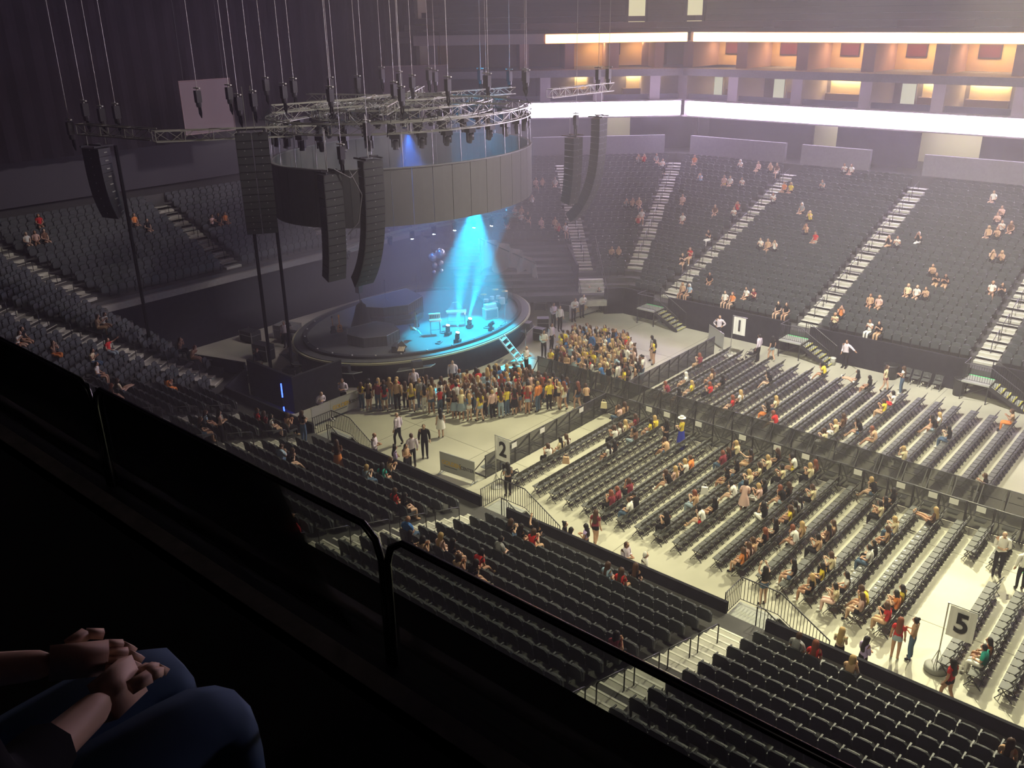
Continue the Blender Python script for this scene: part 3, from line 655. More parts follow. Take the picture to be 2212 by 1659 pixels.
PROTO = {
 'a': make_person('woman_standing', stand_pose(1.64), leg=0.28, sleeve=0.5),
 'b': make_person('woman_standing_jeans', stand_pose(1.66, arms='phone'), leg=1.92, sleeve=0.1, crop=True),
 'c': make_person('woman_arms_up', stand_pose(1.62, arms='up'), leg=0.28, sleeve=0.15, crop=True),
 'd': make_person('woman_in_dress', stand_pose(1.63), leg=0.3, sleeve=0.2, skirt=(1.02, 0.55, 0.24)),
 'e': make_person('woman_walking', stand_pose(1.65, step=0.17), leg=0.3, sleeve=0.5),
 'f': make_person('woman_long_skirt', stand_pose(1.68, arms='phone'), leg=0.3, sleeve=0.5, skirt=(1.04, 0.08, 0.27)),
 'g': make_person('woman_arms_crossed', stand_pose(1.65, arms='cross', lean=0.03), leg=1.92, sleeve=1.7),
 'n': make_person('woman_with_bun', stand_pose(1.66, arms='phone'), leg=1.92, sleeve=0.3, hair='bun'),
 'l': make_person('woman_leaning', stand_pose(1.62, arms='phone', lean=0.22), leg=0.3, sleeve=0.5, skirt=(1.0, 0.6, 0.24)),
 'M': make_person('man_standing', stand_pose(1.80, True), True, 'short', sleeve=1.75, leg=1.93),
 'N': make_person('man_walking', stand_pose(1.80, True, step=0.16), True, 'short', sleeve=1.75, leg=1.93),
 'P': make_person('man_hands_on_hips', stand_pose(1.80, True, arms='hips'), True, 'short', sleeve=1.75, leg=1.93),
 'Q': make_person('man_hands_front', stand_pose(1.82, True, arms='phone'), True, 'short', sleeve=1.6, leg=1.93),
 'R': make_person('man_pointing', stand_pose(1.80, True, arms='point'), True, 'short', sleeve=1.75, leg=1.93),
 'C': make_person('man_in_cap', stand_pose(1.78, True), True, 'cap', sleeve=0.6, leg=1.93),
 'L': make_person('man_leaning', stand_pose(1.78, True, arms='phone', lean=0.25), True, 'short', sleeve=1.75, leg=1.93),
 's': make_person('woman_seated', sit_pose('lap'), leg=0.4, sleeve=0.4),
 't': make_person('woman_seated_phone', sit_pose('phone', 0.04), leg=1.92, sleeve=0.15),
 'u': make_person('woman_seated_forward', sit_pose('phone', 0.16, 'out'), leg=0.4, sleeve=0.5),
 'v': make_person('woman_seated_crossed', sit_pose('face', 0.05, 'cross'), leg=1.92, sleeve=0.2),
 'w': make_person('woman_feet_up', sit_pose('lap', -0.05, 'up'), leg=0.4, sleeve=0.6),
 'x': make_person('woman_seated_waving', sit_pose('wave'), leg=1.92, sleeve=0.5),
 'S': make_person('man_seated', sit_pose('lap', 0.03, male=True), True, 'short', sleeve=0.65, leg=1.92),
 'T': make_person('man_seated_cap', sit_pose('phone', 0.08, male=True), True, 'cap', sleeve=0.65, leg=1.92),
}
COLS = {'w': ('white', (0.78, 0.76, 0.70)), 'k': ('black', (0.014, 0.014, 0.016)), 'r': ('red', (0.55, 0.03, 0.03)), 'y': ('yellow', (0.80, 0.62, 0.06)), 'o': ('orange', (0.75, 0.25, 0.07)), 'p': ('pale pink', (0.72, 0.48, 0.42)), 's': ('tan', (0.56, 0.36, 0.22)), 'b': ('blue', (0.05, 0.16, 0.40)), 'i': ('pale blue', (0.35, 0.48, 0.60)), 'g': ('grey', (0.25, 0.25, 0.25)), 'u': ('lilac', (0.45, 0.34, 0.60)), 'm': ('maroon', (0.22, 0.035, 0.05)), 't': ('teal', (0.03, 0.42, 0.32)), 'c': ('cream', (0.76, 0.66, 0.42)), 'j': ('blue denim', (0.075, 0.125, 0.20)), 'd': ('pale denim', (0.30, 0.38, 0.44)), 'n': ('brown', (0.15, 0.08, 0.05)), 'v': ('pale lilac', (0.66, 0.58, 0.66)), 'e': ('royal blue', (0.03, 0.05, 0.45))}
HAIRC = {'K': ('black', (0.012, 0.010, 0.010)), 'B': ('brown', (0.07, 0.035, 0.02)), 'L': ('blonde', (0.45, 0.30, 0.13)), 'R': ('auburn', (0.20, 0.06, 0.03)), 'G': ('white', (0.7, 0.68, 0.62)), 'X': ('no', None)}
SKINS = [(0.55, 0.33, 0.22), (0.44, 0.24, 0.15), (0.62, 0.41, 0.29), (0.30, 0.16, 0.10)]
SKM = [mat('skin_tone', SKINS[0], 0.6)] + [mat('skin_tone_%s' % n, c, 0.6) for n, c in zip(('deep', 'fair', 'dark'), SKINS[1:])]
def cloth(k): return mat(COLS[k][0].replace(' ', '_') + '_cloth', COLS[k][1], 0.85, spec=0.15)
def hairm(k): return mat(HAIRC[k][0] + '_hair', HAIRC[k][1], 0.55)
NPERS = [0]
def person(pose, x, y, z, rz, hair, top, bot, shoes, label, group=None, sk=None, sc=1.0):
    P = PROTO[pose]; NPERS[0] += 1
    sk = SKM[(NPERS[0] * 7 + (NPERS[0] // 3)) % 3] if sk is None else SKM[sk]
    o = tag(put('person', P['body'], (x, y, z), rz), label, 'person', group)
    o.scale = (sc, sc, sc)
    o.material_slots[0].link = 'OBJECT'; o.material_slots[0].material = sk
    for nm, me, m in (('hair', P['hair'], None if hair == 'X' else hairm(hair)), ('top', P['top'], cloth(top)), ('bottom', P['bottom'], cloth(bot)), ('shoes', P['shoes'], cloth(shoes))):
        if m is None: continue
        c = put(nm, me, parent=o); c.material_slots[0].link = 'OBJECT'; c.material_slots[0].material = m
    return o
# who sits where, seven numbers each: place kind (0 near seat, 1 far seat, 2 floor chair), seat number, pose, hair, top, legs, shoes
SEATED = [0, 348, 0, 1, 2, 1, 1,
 0, 347, 0, 0, 1, 1, 6,
 0, 539, 6, 5, 7, 14, 6,
 0, 634, 0, 0, 1, 1, 1,
 0, 633, 1, 0, 6, 1, 1,
 0, 536, 0, 2, 5, 0, 6,
 0, 535, 0, 0, 1, 14, 0,
 0, 630, 1, 1, 6, 1, 6,
 0, 629, 2, 0, 1, 1, 0,
 0, 533, 2, 0, 2, 1, 6,
 0, 154, 1, 1, 1, 14, 0,
 0, 153, 0, 0, 1, 1, 0,
 0, 152, 1, 1, 2, 6, 1,
 0, 60, 5, 0, 1, 1, 6,
 0, 341, 6, 0, 9, 1, 1,
 0, 146, 0, 1, 8, 14, 1,
 0, 145, 0, 1, 2, 1, 0,
 0, 52, 0, 1, 1, 1, 6,
 0, 619, 1, 0, 11, 1, 6,
 0, 258, 1, 2, 15, 14, 0,
 0, 164, 0, 0, 12, 1, 0,
 0, 72, 1, 1, 6, 1, 1,
 0, 455, 7, 1, 8, 14, 1,
 0, 454, 2, 1, 1, 0, 1,
 0, 557, 0, 1, 1, 14, 6,
 0, 462, 0, 1, 8, 14, 0,
 0, 177, 0, 1, 2, 1, 0,
 0, 176, 0, 1, 11, 1, 0,
 0, 175, 0, 0, 0, 1, 1,
 0, 82, 1, 1, 6, 1, 6,
 0, 1043, 4, 0, 11, 6, 0,
 0, 1041, 2, 0, 11, 1, 1,
 0, 1040, 6, 0, 1, 1, 0,
 0, 934, 1, 0, 5, 2, 1,
 0, 935, 0, 0, 1, 1, 0,
 0, 44, 6, 1, 9, 1, 6,
 0, 43, 0, 3, 2, 1, 0,
 0, 41, 1, 2, 6, 1, 0,
 0, 126, 0, 1, 6, 14, 0,
 0, 2331, 2, 1, 0, 4, 6,
 0, 2332, 0, 0, 1, 6, 0,
 0, 2303, 3, 1, 16, 4, 1,
 0, 2268, 0, 0, 0, 14, 1,
 0, 2280, 1, 0, 13, 14, 0,
 0, 2283, 5, 0, 2, 15, 0,
 0, 2260, 3, 1, 16, 1, 1,
 0, 2254, 2, 3, 6, 6, 0,
 0, 280, 1, 0, 4, 4, 1,
 0, 567, 4, 1, 13, 14, 1,
 0, 662, 0, 3, 16, 6, 0,
 0, 2308, 1, 1, 6, 6, 1,
 0, 2309, 2, 1, 0, 6, 0,
 0, 2314, 0, 1, 2, 6, 6,
 0, 2313, 0, 1, 16, 6, 0,
 0, 3024, 0, 1, 2, 1, 6,
 0, 2919, 0, 4, 0, 14, 1,
 0, 2920, 0, 1, 5, 1, 6,
 0, 2921, 0, 0, 16, 1, 6,
 0, 2932, 0, 1, 4, 1, 0,
 0, 2883, 0, 0, 1, 1, 6,
 0, 2840, 1, 1, 5, 1, 1,
 0, 2841, 0, 0, 1, 1, 1,
 0, 2842, 0, 1, 4, 1, 0,
 1, 3568, 1, 1, 0, 1, 6,
 1, 3610, 0, 1, 9, 1, 1,
 1, 5457, 0, 3, 4, 1, 1,
 1, 5465, 1, 4, 0, 1, 1,
 1, 5468, 0, 1, 5, 1, 0,
 1, 5470, 3, 1, 6, 1, 0,
 1, 5471, 0, 1, 16, 0, 1,
 1, 5177, 0, 1, 5, 3, 0,
 1, 5178, 0, 1, 0, 1, 0,
 1, 5180, 1, 0, 0, 1, 0,
 1, 5173, 3, 0, 8, 1, 0,
 1, 5184, 0, 1, 4, 1, 6,
 1, 5185, 0, 2, 3, 1, 0,
 1, 5284, 1, 0, 9, 1, 6,
 1, 5575, 1, 1, 0, 1, 6,
 1, 5576, 0, 1, 0, 1, 0,
 1, 4995, 1, 1, 0, 1, 0,
 1, 4799, 0, 1, 5, 1, 0,
 1, 4527, 0, 0, 0, 1, 1,
 1, 4808, 3, 3, 2, 1, 1,
 1, 4716, 1, 1, 0, 1, 1,
 1, 4713, 0, 0, 16, 1, 1,
 1, 4353, 1, 0, 1, 0, 1,
 1, 4907, 0, 4, 9, 1, 0,
 1, 4816, 3, 2, 3, 1, 0,
 1, 4633, 3, 3, 6, 1, 6,
 1, 4544, 0, 1, 2, 0, 6,
 1, 4358, 1, 0, 0, 1, 0,
 1, 4359, 0, 1, 6, 1, 1,
 1, 4360, 3, 1, 0, 1, 1,
 1, 4001, 1, 1, 1, 6, 6,
 1, 4088, 1, 3, 2, 6, 0,
 1, 4641, 3, 1, 1, 6, 6,
 1, 4642, 1, 0, 0, 1, 0,
 1, 4736, 3, 4, 1, 0, 6,
 1, 5399, 0, 1, 0, 1, 0,
 1, 5115, 1, 1, 5, 1, 0,
 1, 5210, 1, 1, 5, 1, 1,
 1, 5022, 1, 1, 0, 1, 0,
 1, 5023, 0, 3, 16, 1, 6,
 1, 4928, 0, 2, 6, 1, 0,
 1, 4929, 1, 3, 6, 1, 1,
 1, 4653, 3, 1, 6, 1, 1,
 1, 4654, 1, 2, 6, 1, 1,
 1, 4377, 1, 1, 6, 1, 1,
 1, 4290, 1, 0, 1, 6, 1,
 1, 3135, 1, 1, 6, 1, 1,
 1, 3136, 3, 1, 6, 1, 0,
 1, 3832, 0, 0, 1, 6, 6,
 1, 3661, 0, 2, 6, 1, 1,
 1, 3662, 0, 4, 8, 1, 1,
 1, 3667, 0, 0, 0, 1, 1,
 1, 3668, 0, 3, 4, 1, 0,
 1, 3753, 0, 0, 0, 1, 0,
 1, 3754, 1, 3, 11, 1, 1,
 1, 3674, 0, 0, 1, 6, 0,
 1, 3675, 0, 1, 1, 6, 0,
 1, 3678, 1, 2, 13, 1, 1,
 1, 3762, 3, 1, 4, 1, 1,
 1, 3935, 0, 1, 6, 1, 0,
 1, 3936, 0, 2, 5, 6, 6,
 1, 4111, 0, 2, 13, 1, 1,
 1, 4112, 0, 2, 0, 1, 1,
 1, 4113, 1, 1, 6, 1, 0,
 1, 4289, 1, 0, 1, 6, 6,
 1, 4295, 0, 2, 0, 1, 0,
 1, 4296, 1, 0, 1, 1, 6,
 1, 3682, 1, 1, 0, 0, 0,
 1, 3683, 1, 0, 1, 6, 0,
 1, 3607, 3, 1, 9, 1, 6,
 1, 3608, 3, 1, 2, 1, 0,
 1, 3302, 3, 1, 6, 1, 1,
 1, 3303, 0, 1, 6, 1, 0,
 1, 3301, 3, 0, 9, 1, 6,
 1, 3211, 3, 1, 2, 1, 6,
 1, 3241, 0, 1, 0, 6, 0,
 1, 3323, 3, 1, 0, 1, 6,
 1, 3256, 1, 1, 5, 1, 6,
 1, 3257, 1, 1, 6, 1, 1,
 1, 3195, 0, 1, 2, 0, 6,
 1, 3226, 1, 1, 0, 1, 0,
 1, 3227, 0, 0, 1, 1, 0,
 1, 3200, 0, 1, 5, 1, 6,
 1, 3202, 0, 1, 6, 1, 0,
 1, 3431, 0, 1, 5, 1, 0,
 1, 3432, 3, 1, 6, 1, 0,
 1, 3434, 0, 0, 0, 1, 6,
 1, 3513, 1, 4, 0, 1, 1,
 1, 3175, 3, 3, 2, 1, 0,
 1, 3176, 0, 0, 0, 1, 1,
 2, 1, 3, 1, 5, 14, 1,
 2, 0, 0, 1, 6, 1, 1,
 2, 22, 0, 1, 11, 14, 6,
 2, 41, 1, 2, 3, 1, 0,
 2, 42, 0, 0, 3, 15, 0,
 2, 25, 0, 1, 0, 1, 1,
 2, 24, 0, 2, 13, 1, 1,
 2, 26, 1, 1, 0, 1, 1,
 2, 45, 3, 0, 16, 15, 0,
 2, 50, 0, 0, 0, 1, 6,
 2, 49, 0, 0, 1, 1, 0,
 2, 85, 2, 1, 6, 14, 1,
 2, 127, 6, 1, 4, 1, 1,
 2, 128, 1, 2, 0, 1, 1,
 2, 130, 0, 2, 5, 1, 1,
 2, 131, 2, 1, 1, 0, 0,
 2, 118, 1, 3, 11, 1, 0,
 2, 117, 6, 3, 11, 1, 6,
 2, 115, 3, 1, 11, 1, 0,
 2, 138, 6, 1, 0, 14, 0,
 2, 137, 7, 0, 1, 14, 1,
 2, 173, 1, 3, 6, 15, 1,
 2, 193, 0, 0, 1, 1, 1,
 2, 195, 2, 0, 0, 2, 6,
 2, 178, 1, 0, 1, 1, 6,
 2, 141, 3, 2, 13, 1, 6,
 2, 143, 0, 1, 1, 1, 0,
 2, 144, 6, 3, 11, 14, 0,
 2, 162, 5, 0, 16, 6, 0,
 2, 167, 0, 0, 1, 6, 1,
 2, 165, 0, 0, 1, 14, 0,
 2, 184, 0, 1, 13, 1, 0,
 2, 182, 1, 2, 13, 1, 1,
 2, 180, 0, 1, 1, 1, 0,
 2, 200, 2, 0, 0, 3, 0,
 2, 221, 1, 2, 13, 1, 0,
 2, 220, 0, 3, 16, 1, 0,
 2, 186, 1, 2, 13, 14, 0,
 2, 203, 1, 0, 13, 1, 0,
 2, 189, 2, 0, 0, 0, 0,
 2, 208, 1, 2, 5, 0, 6,
 2, 207, 6, 0, 1, 1, 6,
 2, 227, 2, 3, 1, 15, 0,
 2, 226, 0, 1, 1, 1, 1,
 2, 245, 1, 1, 13, 1, 1,
 2, 248, 0, 0, 0, 1, 1,
 2, 231, 3, 0, 1, 0, 0,
 2, 250, 0, 1, 3, 1, 1,
 2, 249, 0, 0, 9, 1, 0,
 2, 255, 0, 3, 1, 1, 0,
 2, 253, 0, 0, 1, 1, 6,
 2, 257, 1, 1, 6, 1, 1,
 2, 258, 0, 1, 5, 1, 1,
 2, 259, 0, 1, 4, 1, 1,
 2, 273, 2, 3, 0, 5, 1,
 2, 272, 0, 2, 6, 1, 1,
 2, 293, 1, 0, 6, 1, 0,
 2, 291, 0, 0, 16, 1, 0,
 2, 290, 0, 1, 6, 1, 1,
 2, 280, 2, 2, 1, 14, 6,
 2, 301, 0, 0, 1, 1, 0,
 2, 303, 0, 0, 1, 14, 0,
 2, 304, 1, 0, 13, 1, 0,
 2, 342, 4, 2, 16, 1, 6,
 2, 326, 1, 2, 13, 14, 1,
 2, 328, 0, 1, 6, 1, 0,
 2, 331, 6, 0, 1, 1, 1,
 2, 332, 6, 0, 0, 14, 0,
 2, 315, 1, 1, 13, 1, 6,
 2, 317, 0, 0, 3, 1, 6,
 2, 319, 0, 2, 1, 1, 0,
 2, 298, 0, 0, 1, 14, 0,
 2, 337, 0, 0, 0, 1, 6,
 2, 339, 1, 0, 13, 5, 0,
 2, 358, 2, 1, 3, 0, 0,
 2, 359, 0, 1, 5, 1, 1,
 2, 376, 0, 0, 3, 1, 0,
 2, 377, 1, 0, 4, 1, 1,
 2, 379, 1, 1, 2, 6, 0,
 2, 413, 0, 0, 4, 1, 0,
 2, 414, 6, 0, 12, 0, 0,
 2, 14, 1, 1, 0, 1, 0,
 2, 12, 0, 0, 13, 15, 1,
 2, 11, 0, 1, 0, 1, 1,
 2, 463, 2, 3, 11, 0, 6,
 2, 467, 0, 4, 0, 13, 1,
 2, 485, 0, 2, 3, 15, 6,
 2, 482, 0, 0, 1, 0, 0,
 2, 490, 0, 1, 6, 15, 0,
 2, 509, 0, 0, 1, 1, 1,
 2, 506, 1, 3, 2, 1, 0,
 2, 544, 0, 3, 2, 1, 1,
 2, 546, 0, 2, 0, 1, 0,
 2, 554, 2, 0, 1, 6, 1,
 2, 587, 0, 2, 13, 14, 1,
 2, 585, 1, 0, 1, 4, 6,
 2, 603, 2, 3, 2, 0, 1,
 2, 601, 2, 0, 3, 1, 0,
 2, 641, 4, 0, 1, 0, 0,
 2, 660, 0, 0, 1, 1, 0,
 2, 697, 1, 0, 0, 2, 6,
 2, 694, 1, 1, 3, 6, 0,
 2, 667, 0, 1, 16, 1, 0,
 2, 665, 1, 2, 13, 0, 1,
 2, 662, 1, 1, 13, 0, 6,
 2, 687, 2, 0, 1, 14, 6,
 2, 706, 2, 3, 6, 6, 0,
 2, 753, 2, 0, 1, 15, 6,
 2, 754, 0, 2, 0, 1, 0,
 2, 771, 1, 0, 1, 14, 0,
 2, 820, 1, 1, 6, 4, 1,
 2, 743, 3, 2, 13, 1, 1,
 2, 822, 1, 1, 1, 1, 0,
 2, 454, 1, 3, 11, 6, 0]
# ------------------------------------------------------------------ tip-up seats
def oct_panel(mb, w_, z0, z1, x0, x1, th, cut, bow=0.02):
    """rounded upright panel in the YZ plane, leaning from x0 (bottom) to x1 (top), slightly bowed"""
    P = [(-w_ / 2, z0 + cut * .5), (-w_ / 2 + cut * .5, z0), (w_ / 2 - cut * .5, z0), (w_ / 2, z0 + cut * .5), (w_ / 2, z1 - cut), (w_ / 2 - cut, z1), (0, z1 + 0.008), (-w_ / 2 + cut, z1), (-w_ / 2, z1 - cut)]
    n = len(P); vs = []
    for s in (0, 1):
        for y, z in P:
            t = (z - z0) / (z1 - z0); vs.append((x0 + (x1 - x0) * t + s * th - bow * (1 - (2 * y / w_) ** 2), y, z))
    c0, c1 = len(vs), len(vs) + 1; zc = (z0 + z1) / 2; xm = (x0 + x1) / 2
    vs += [(xm - bow, 0, zc), (xm + th - bow, 0, zc)]
    fs = []
    for i in range(n):
        j = (i + 1) % n; fs += [(c0, j, i), (c1, n + i, n + j), (i, j, n + j, n + i)]
    mb.add(vs, fs)
m = MB(); oct_panel(m, 0.49, 0.36, 0.86, 0.03, -0.06, 0.055, 0.09); SB = m.mesh('backrest', SEATM)
m = MB(); oct_panel(m, 0.45, 0.30, 0.70, 0.11, 0.10, 0.07, 0.07, -0.01); SPU = m.mesh('seat_pan', SEATP)
m = MB(); m.box((0.30, 0, 0.44), (0.42, 0.45, 0.07), 0, 0.94); SPD = m.mesh('seat_pan_down', SEATP)
m = MB(); m.box((0.15, 0.27, 0.63), (0.30, 0.045, 0.035)); m.box((0.05, 0.27, 0.5), (0.05, 0.03, 0.26)); SA = m.mesh('armrest', EDGE)
m = MB(); m.box((0.10, 0.27, 0.22), (0.09, 0.03, 0.44)); m.box((0.12, 0.27, 0.012), (0.2, 0.06, 0.024)); SL = m.mesh('leg', STEEL)
OCC = {}
PEO = []
CK = 'wkryopsbigumtcjdnve'
for q in range(0, len(SEATED), 7):
    kd, ix, po, ha, a_, b_, c_ = SEATED[q:q + 7]
    PEO.append(('nfc'[kd], ix, 'stuvwxST'[po], 'KBLRGX'[ha], CK[a_], CK[b_], CK[c_])); OCC[('c' if kd == 2 else 's', ix)] = 1
CAMP = Vector((0, 0, 20))
def cam_px(p):
    q = cam.matrix_world.inverted() @ Vector(p)
    return (1106 + 1942 * q.x / -q.z, 829.5 - 1942 * q.y / -q.z) if q.z < 0 else (-9999, 0)
def seat_seen(s):
    x, y, z, r, k, i, j, q = s
    if k not in (0, 1): return False
    px = cam_px((x, y, z + 0.6))
    return -20 < px[0] < 2232 and px[1] < 1680 and 20 - (20 - z - 0.85) * 4.1 / y > 15.4
near_ix = sorted((n for n, s in enumerate(SEATS) if seat_seen(s)), key=lambda n: (Vector(SEATS[n][:3]) - CAMP).length)[:300]
near_set = set(near_ix)
SECN = ['between the frame edge and the stair by sign 5', 'between the stairs by sign 5 and sign 2', 'between the sign 2 stair and the grey banner stair', 'left of the grey banner stair', 'beside the corner', 'beside the corner']
def sec_of(x):
    return 0 if x > -10.3 else 1 if x > -21.4 else 2 if x > -32.3 else 3
G_SEAT = 'tip-up seats of the near stand'
proto = None
CNT = {}
for n in near_ix: CNT.setdefault((SEATS[n][4], SEATS[n][5], sec_of(SEATS[n][0])), []).append(SEATS[n][0])
for q in CNT.values(): q.sort(reverse=True)
for n in near_ix:
    x, y, z, r, k, i, j, q = SEATS[n]; sec = sec_of(x); pos = CNT[(k, i, sec)].index(x) + 1
    o = thing('arena_seat', 'charcoal tip-up seat, %s row up, %s from the right, %s' % (ordw(i + 1), ordw(pos), SECN[sec].replace('between the stairs by ', 'between ').replace('between the frame edge and the stair by sign 5', 'right of the sign 5 stair').replace('between the sign 2 stair and the grey banner stair', 'left of the sign 2 stair')), 'seat', (x, y, z), r, G_SEAT)
    put('backrest', SB, parent=o); put('seat_pan', SPD if ('s', n) in OCC else SPU, parent=o); put('armrest', SA, parent=o); put('leg', SL, parent=o)
RB, RU, RD, RA, RL = raw(SB, 0), raw(SPU, 1), raw(SPD, 1), raw(SA, 2), raw(SL, 3)
for nm, ks in (('near_stand_seats', (0,)), ('corner_stand_seats', (1,)), ('end_stand_seats', (2,)), ('far_corner_seats', (3,)), ('far_stand_seats', (4,))):
    up = [SEATS[n][:4] for n in range(len(SEATS)) if n not in near_set and SEATS[n][4] in ks and ('s', n) not in OCC and not (SEATS[n][4] == 0 and SEATS[n][5] > 15)]
    dn = [SEATS[n][:4] for n in range(len(SEATS)) if n not in near_set and SEATS[n][4] in ks and ('s', n) in OCC]
    o = stuff(replicate(nm, [RB, RU, RA, RL], up, [SEATM, SEATP, EDGE, STEEL]))
    tag(o, {'near_stand_seats': 'remaining charcoal tip-up seats of the near stand', 'corner_stand_seats': 'dark tip-up seats of the angled corner stand beside the stage', 'end_stand_seats': 'dark tip-up seats of the end stand behind the stage', 'far_corner_seats': 'grey tip-up seats of the far corner beside the video screen', 'far_stand_seats': 'grey tip-up seats filling the far stand across the floor'}[nm], 'seats')
    if dn:
        o = stuff(replicate(nm.replace('_seats', '_occupied_seats'), [RB, RD, RA, RL], dn, [SEATM, SEATP, EDGE, STEEL]))
        tag(o, 'seats with their pans down under the people in the ' + nm.replace('_seats', '').replace('_', ' '), 'seats')

# ------------------------------------------------------------------ folding chairs on the floor
CHB = mat('black_chair_plastic', (0.035, 0.037, 0.036), 0.5, spec=0.4)
CHS = mat('grey_chair_seat', (0.085, 0.088, 0.082), 0.6)
m = MB(); m.box((0.21, 0, 0.445), (0.40, 0.40, 0.028), 0, 0.97); m.box((0.40, 0, 0.432), (0.03, 0.38, 0.03)); CS = m.mesh('seat', CHS)
m = MB(); oct_panel(m, 0.40, 0.56, 0.82, 0.055, -0.03, 0.022, 0.06, 0.03); CB = m.mesh('backrest', CHB)
CLG = {}
for s in (1, -1):
    m = MB(); m.bar((-0.045, 0.205 * s, 0.83), (0.17, 0.205 * s, 0.44), 0.024); m.bar((0.17, 0.205 * s, 0.44), (0.46, 0.205 * s, 0.0), 0.024); CLG[('f', s)] = m.mesh('front_leg', STEEL)
    m = MB(); m.bar((0.34, 0.18 * s, 0.43), (-0.04, 0.18 * s, 0.0), 0.024); CLG[('r', s)] = m.mesh('rear_leg', STEEL)
m = MB(); m.bar((0.38, -0.2, 0.12), (0.38, 0.2, 0.12), 0.018); m.bar((0.03, -0.18, 0.09), (0.03, 0.18, 0.09), 0.018); CX = m.mesh('crossbar', STEEL)
ch_ix = sorted(range(len(CHAIRS)), key=lambda n: (Vector((CHAIRS[n][0], CHAIRS[n][1], 0)) - CAMP).length)
ch_ix = [n for n in ch_ix if CHAIRS[n][4] != 'far' and -20 < cam_px((CHAIRS[n][0], CHAIRS[n][1], 0.4))[0] < 2240][:300]
ch_set = set(ch_ix)
for n in ch_ix:
    x, y, rw, pl, bl = CHAIRS[n]
    lab = ('black folding floor chair, %s row back from the stage, %s chair from the centre barricade' % (ordw(rw), ordw(pl))) if bl == 'near' else ('black folding floor chair beside sign 5, %s row of its block, %s from the cross aisle' % (ordw(rw), ordw(pl)))
    o = thing('folding_chair', lab, 'chair', (x, y, 0), PI, 'folding chairs set out on the event floor')
    put('seat', CS, parent=o); put('backrest', CB, parent=o); put('crossbar', CX, parent=o)
    for key, me in CLG.items(): put('leg', me, parent=o)
rest = [(CHAIRS[n][0], CHAIRS[n][1], 0, PI) for n in range(len(CHAIRS)) if n not in ch_set]
o = stuff(replicate('floor_chairs', [raw(CS, 0), raw(CB, 1), raw(CX, 2)] + [raw(me, 2) for me in CLG.values()], rest, [CHS, CHB, STEEL]))
tag(o, 'remaining black folding chairs in rows on the far half of the floor', 'chairs')

# ------------------------------------------------------------------ people in the seats
CROWDMATS = []
def cm(m):
    if m not in CROWDMATS: CROWDMATS.append(m)
    return CROWDMATS.index(m)
def crowd(name, lst, label):
    V = []; F = []; MI = []; base = 0; cache = {}
    for (pose, x, y, z, rz, hair, top, bot, sh, skn, sc) in lst:
        c, s_ = math.cos(rz) * sc, math.sin(rz) * sc
        for nm, mm in (('body', SKM[skn]), ('hair', None if hair == 'X' else hairm(hair)), ('top', cloth(top)), ('bottom', cloth(bot)), ('shoes', cloth(sh))):
            if mm is None: continue
            if (pose, nm) not in cache: cache[(pose, nm)] = raw(PROTO[pose][nm])
            vs, fs, _ = cache[(pose, nm)]
            V.append(np.stack([vs[:, 0] * c - vs[:, 1] * s_ + x, vs[:, 0] * s_ + vs[:, 1] * c + y, vs[:, 2] * sc + z], 1))
            F.extend([tuple(i + base for i in f) for f in fs]); MI.extend([cm(mm)] * len(fs)); base += len(vs)
    me = bpy.data.meshes.new(name); me.from_pydata(np.concatenate(V).tolist(), [], F)
    for m_ in CROWDMATS: me.materials.append(m_)
    me.polygons.foreach_set('material_index', MI); me.polygons.foreach_set('use_smooth', [True] * len(F)); me.update()
    o = stuff(put(name, me)); return tag(o, label, 'audience')
FARP = []
for kind, ix, pose, hair, top, bot, sh in PEO:
    if kind == 'c':
        x, y, rw, pl, bl = CHAIRS[ix]
        where = ('%s floor row, %s chair from the centre barricade' % (ordw(rw), ordw(pl))) if bl != 'side' else 'block beside sign 5, %s row, %s chair' % (ordw(rw), ordw(pl))
        if bl == 'far': where = 'far floor block, ' + where.replace(' chair from the centre barricade', ' from the barricade')
        person(pose, x - 0.16, y, 0, PI + random.uniform(-.25, .25), hair, top, bot, sh, 'person, %s hair, %s top, %s' % (HAIRC[hair][0], COLS[top][0], where), 'people seated on the floor')
    else:
        x, y, z, r, k, i, j, q = SEATS[ix]; px, py = x + 0.13 * math.cos(r), y + 0.13 * math.sin(r); rr = r + random.uniform(-.3, .3)
        if kind == 'f': FARP.append((pose, px, py, z, rr, hair, top, bot, sh, random.randrange(3), 1.0)); continue
        nm = {0: 'near stand', 1: 'corner stand', 2: 'end stand'}[k]
        person(pose, px, py, z, rr, hair, top, bot, sh, 'person, %s hair, %s top, seated in the %s, %s row up, %s from its stair' % (HAIRC[hair][0], COLS[top][0], nm, ordw(i + 1), ordw(j + 1)), 'people seated in the stands')
crowd('far_stand_audience', FARP, 'scattered small groups of people sitting in the far stand')

# ------------------------------------------------------------------ the standing crowd in the two pits
def inside(p, poly):
    r = False; j = len(poly) - 1
    for i in range(len(poly)):
        if (poly[i][1] > p[1]) != (poly[j][1] > p[1]) and p[0] < (poly[j][0] - poly[i][0]) * (p[1] - poly[i][1]) / (poly[j][1] - poly[i][1]) + poly[i][0]: r = not r
        j = i
    return r
LOW = [(-36.1, 28.4), (-35.1, 29.1), (-33.5, 30.1), (-32, 30.8), (-29.6, 31.4), (-28.9, 33.4), (-28, 34.6), (-26.8, 36.0), (-25.75, 36.45), (-29.5, 36.4), (-30.7, 36.45), (-32.2, 35.6), (-33, 33.6), (-33.7, 31.7), (-34.7, 30.7), (-36.2, 29.4)]
UPP = [(-31.2, 39.15), (-32.6, 41.8), (-33.2, 44.3), (-31.9, 45), (-30.2, 45.1), (-28.3, 43.9), (-25.75, 41), (-25.75, 39.15)]
rnd = random.Random(21); PIT = []
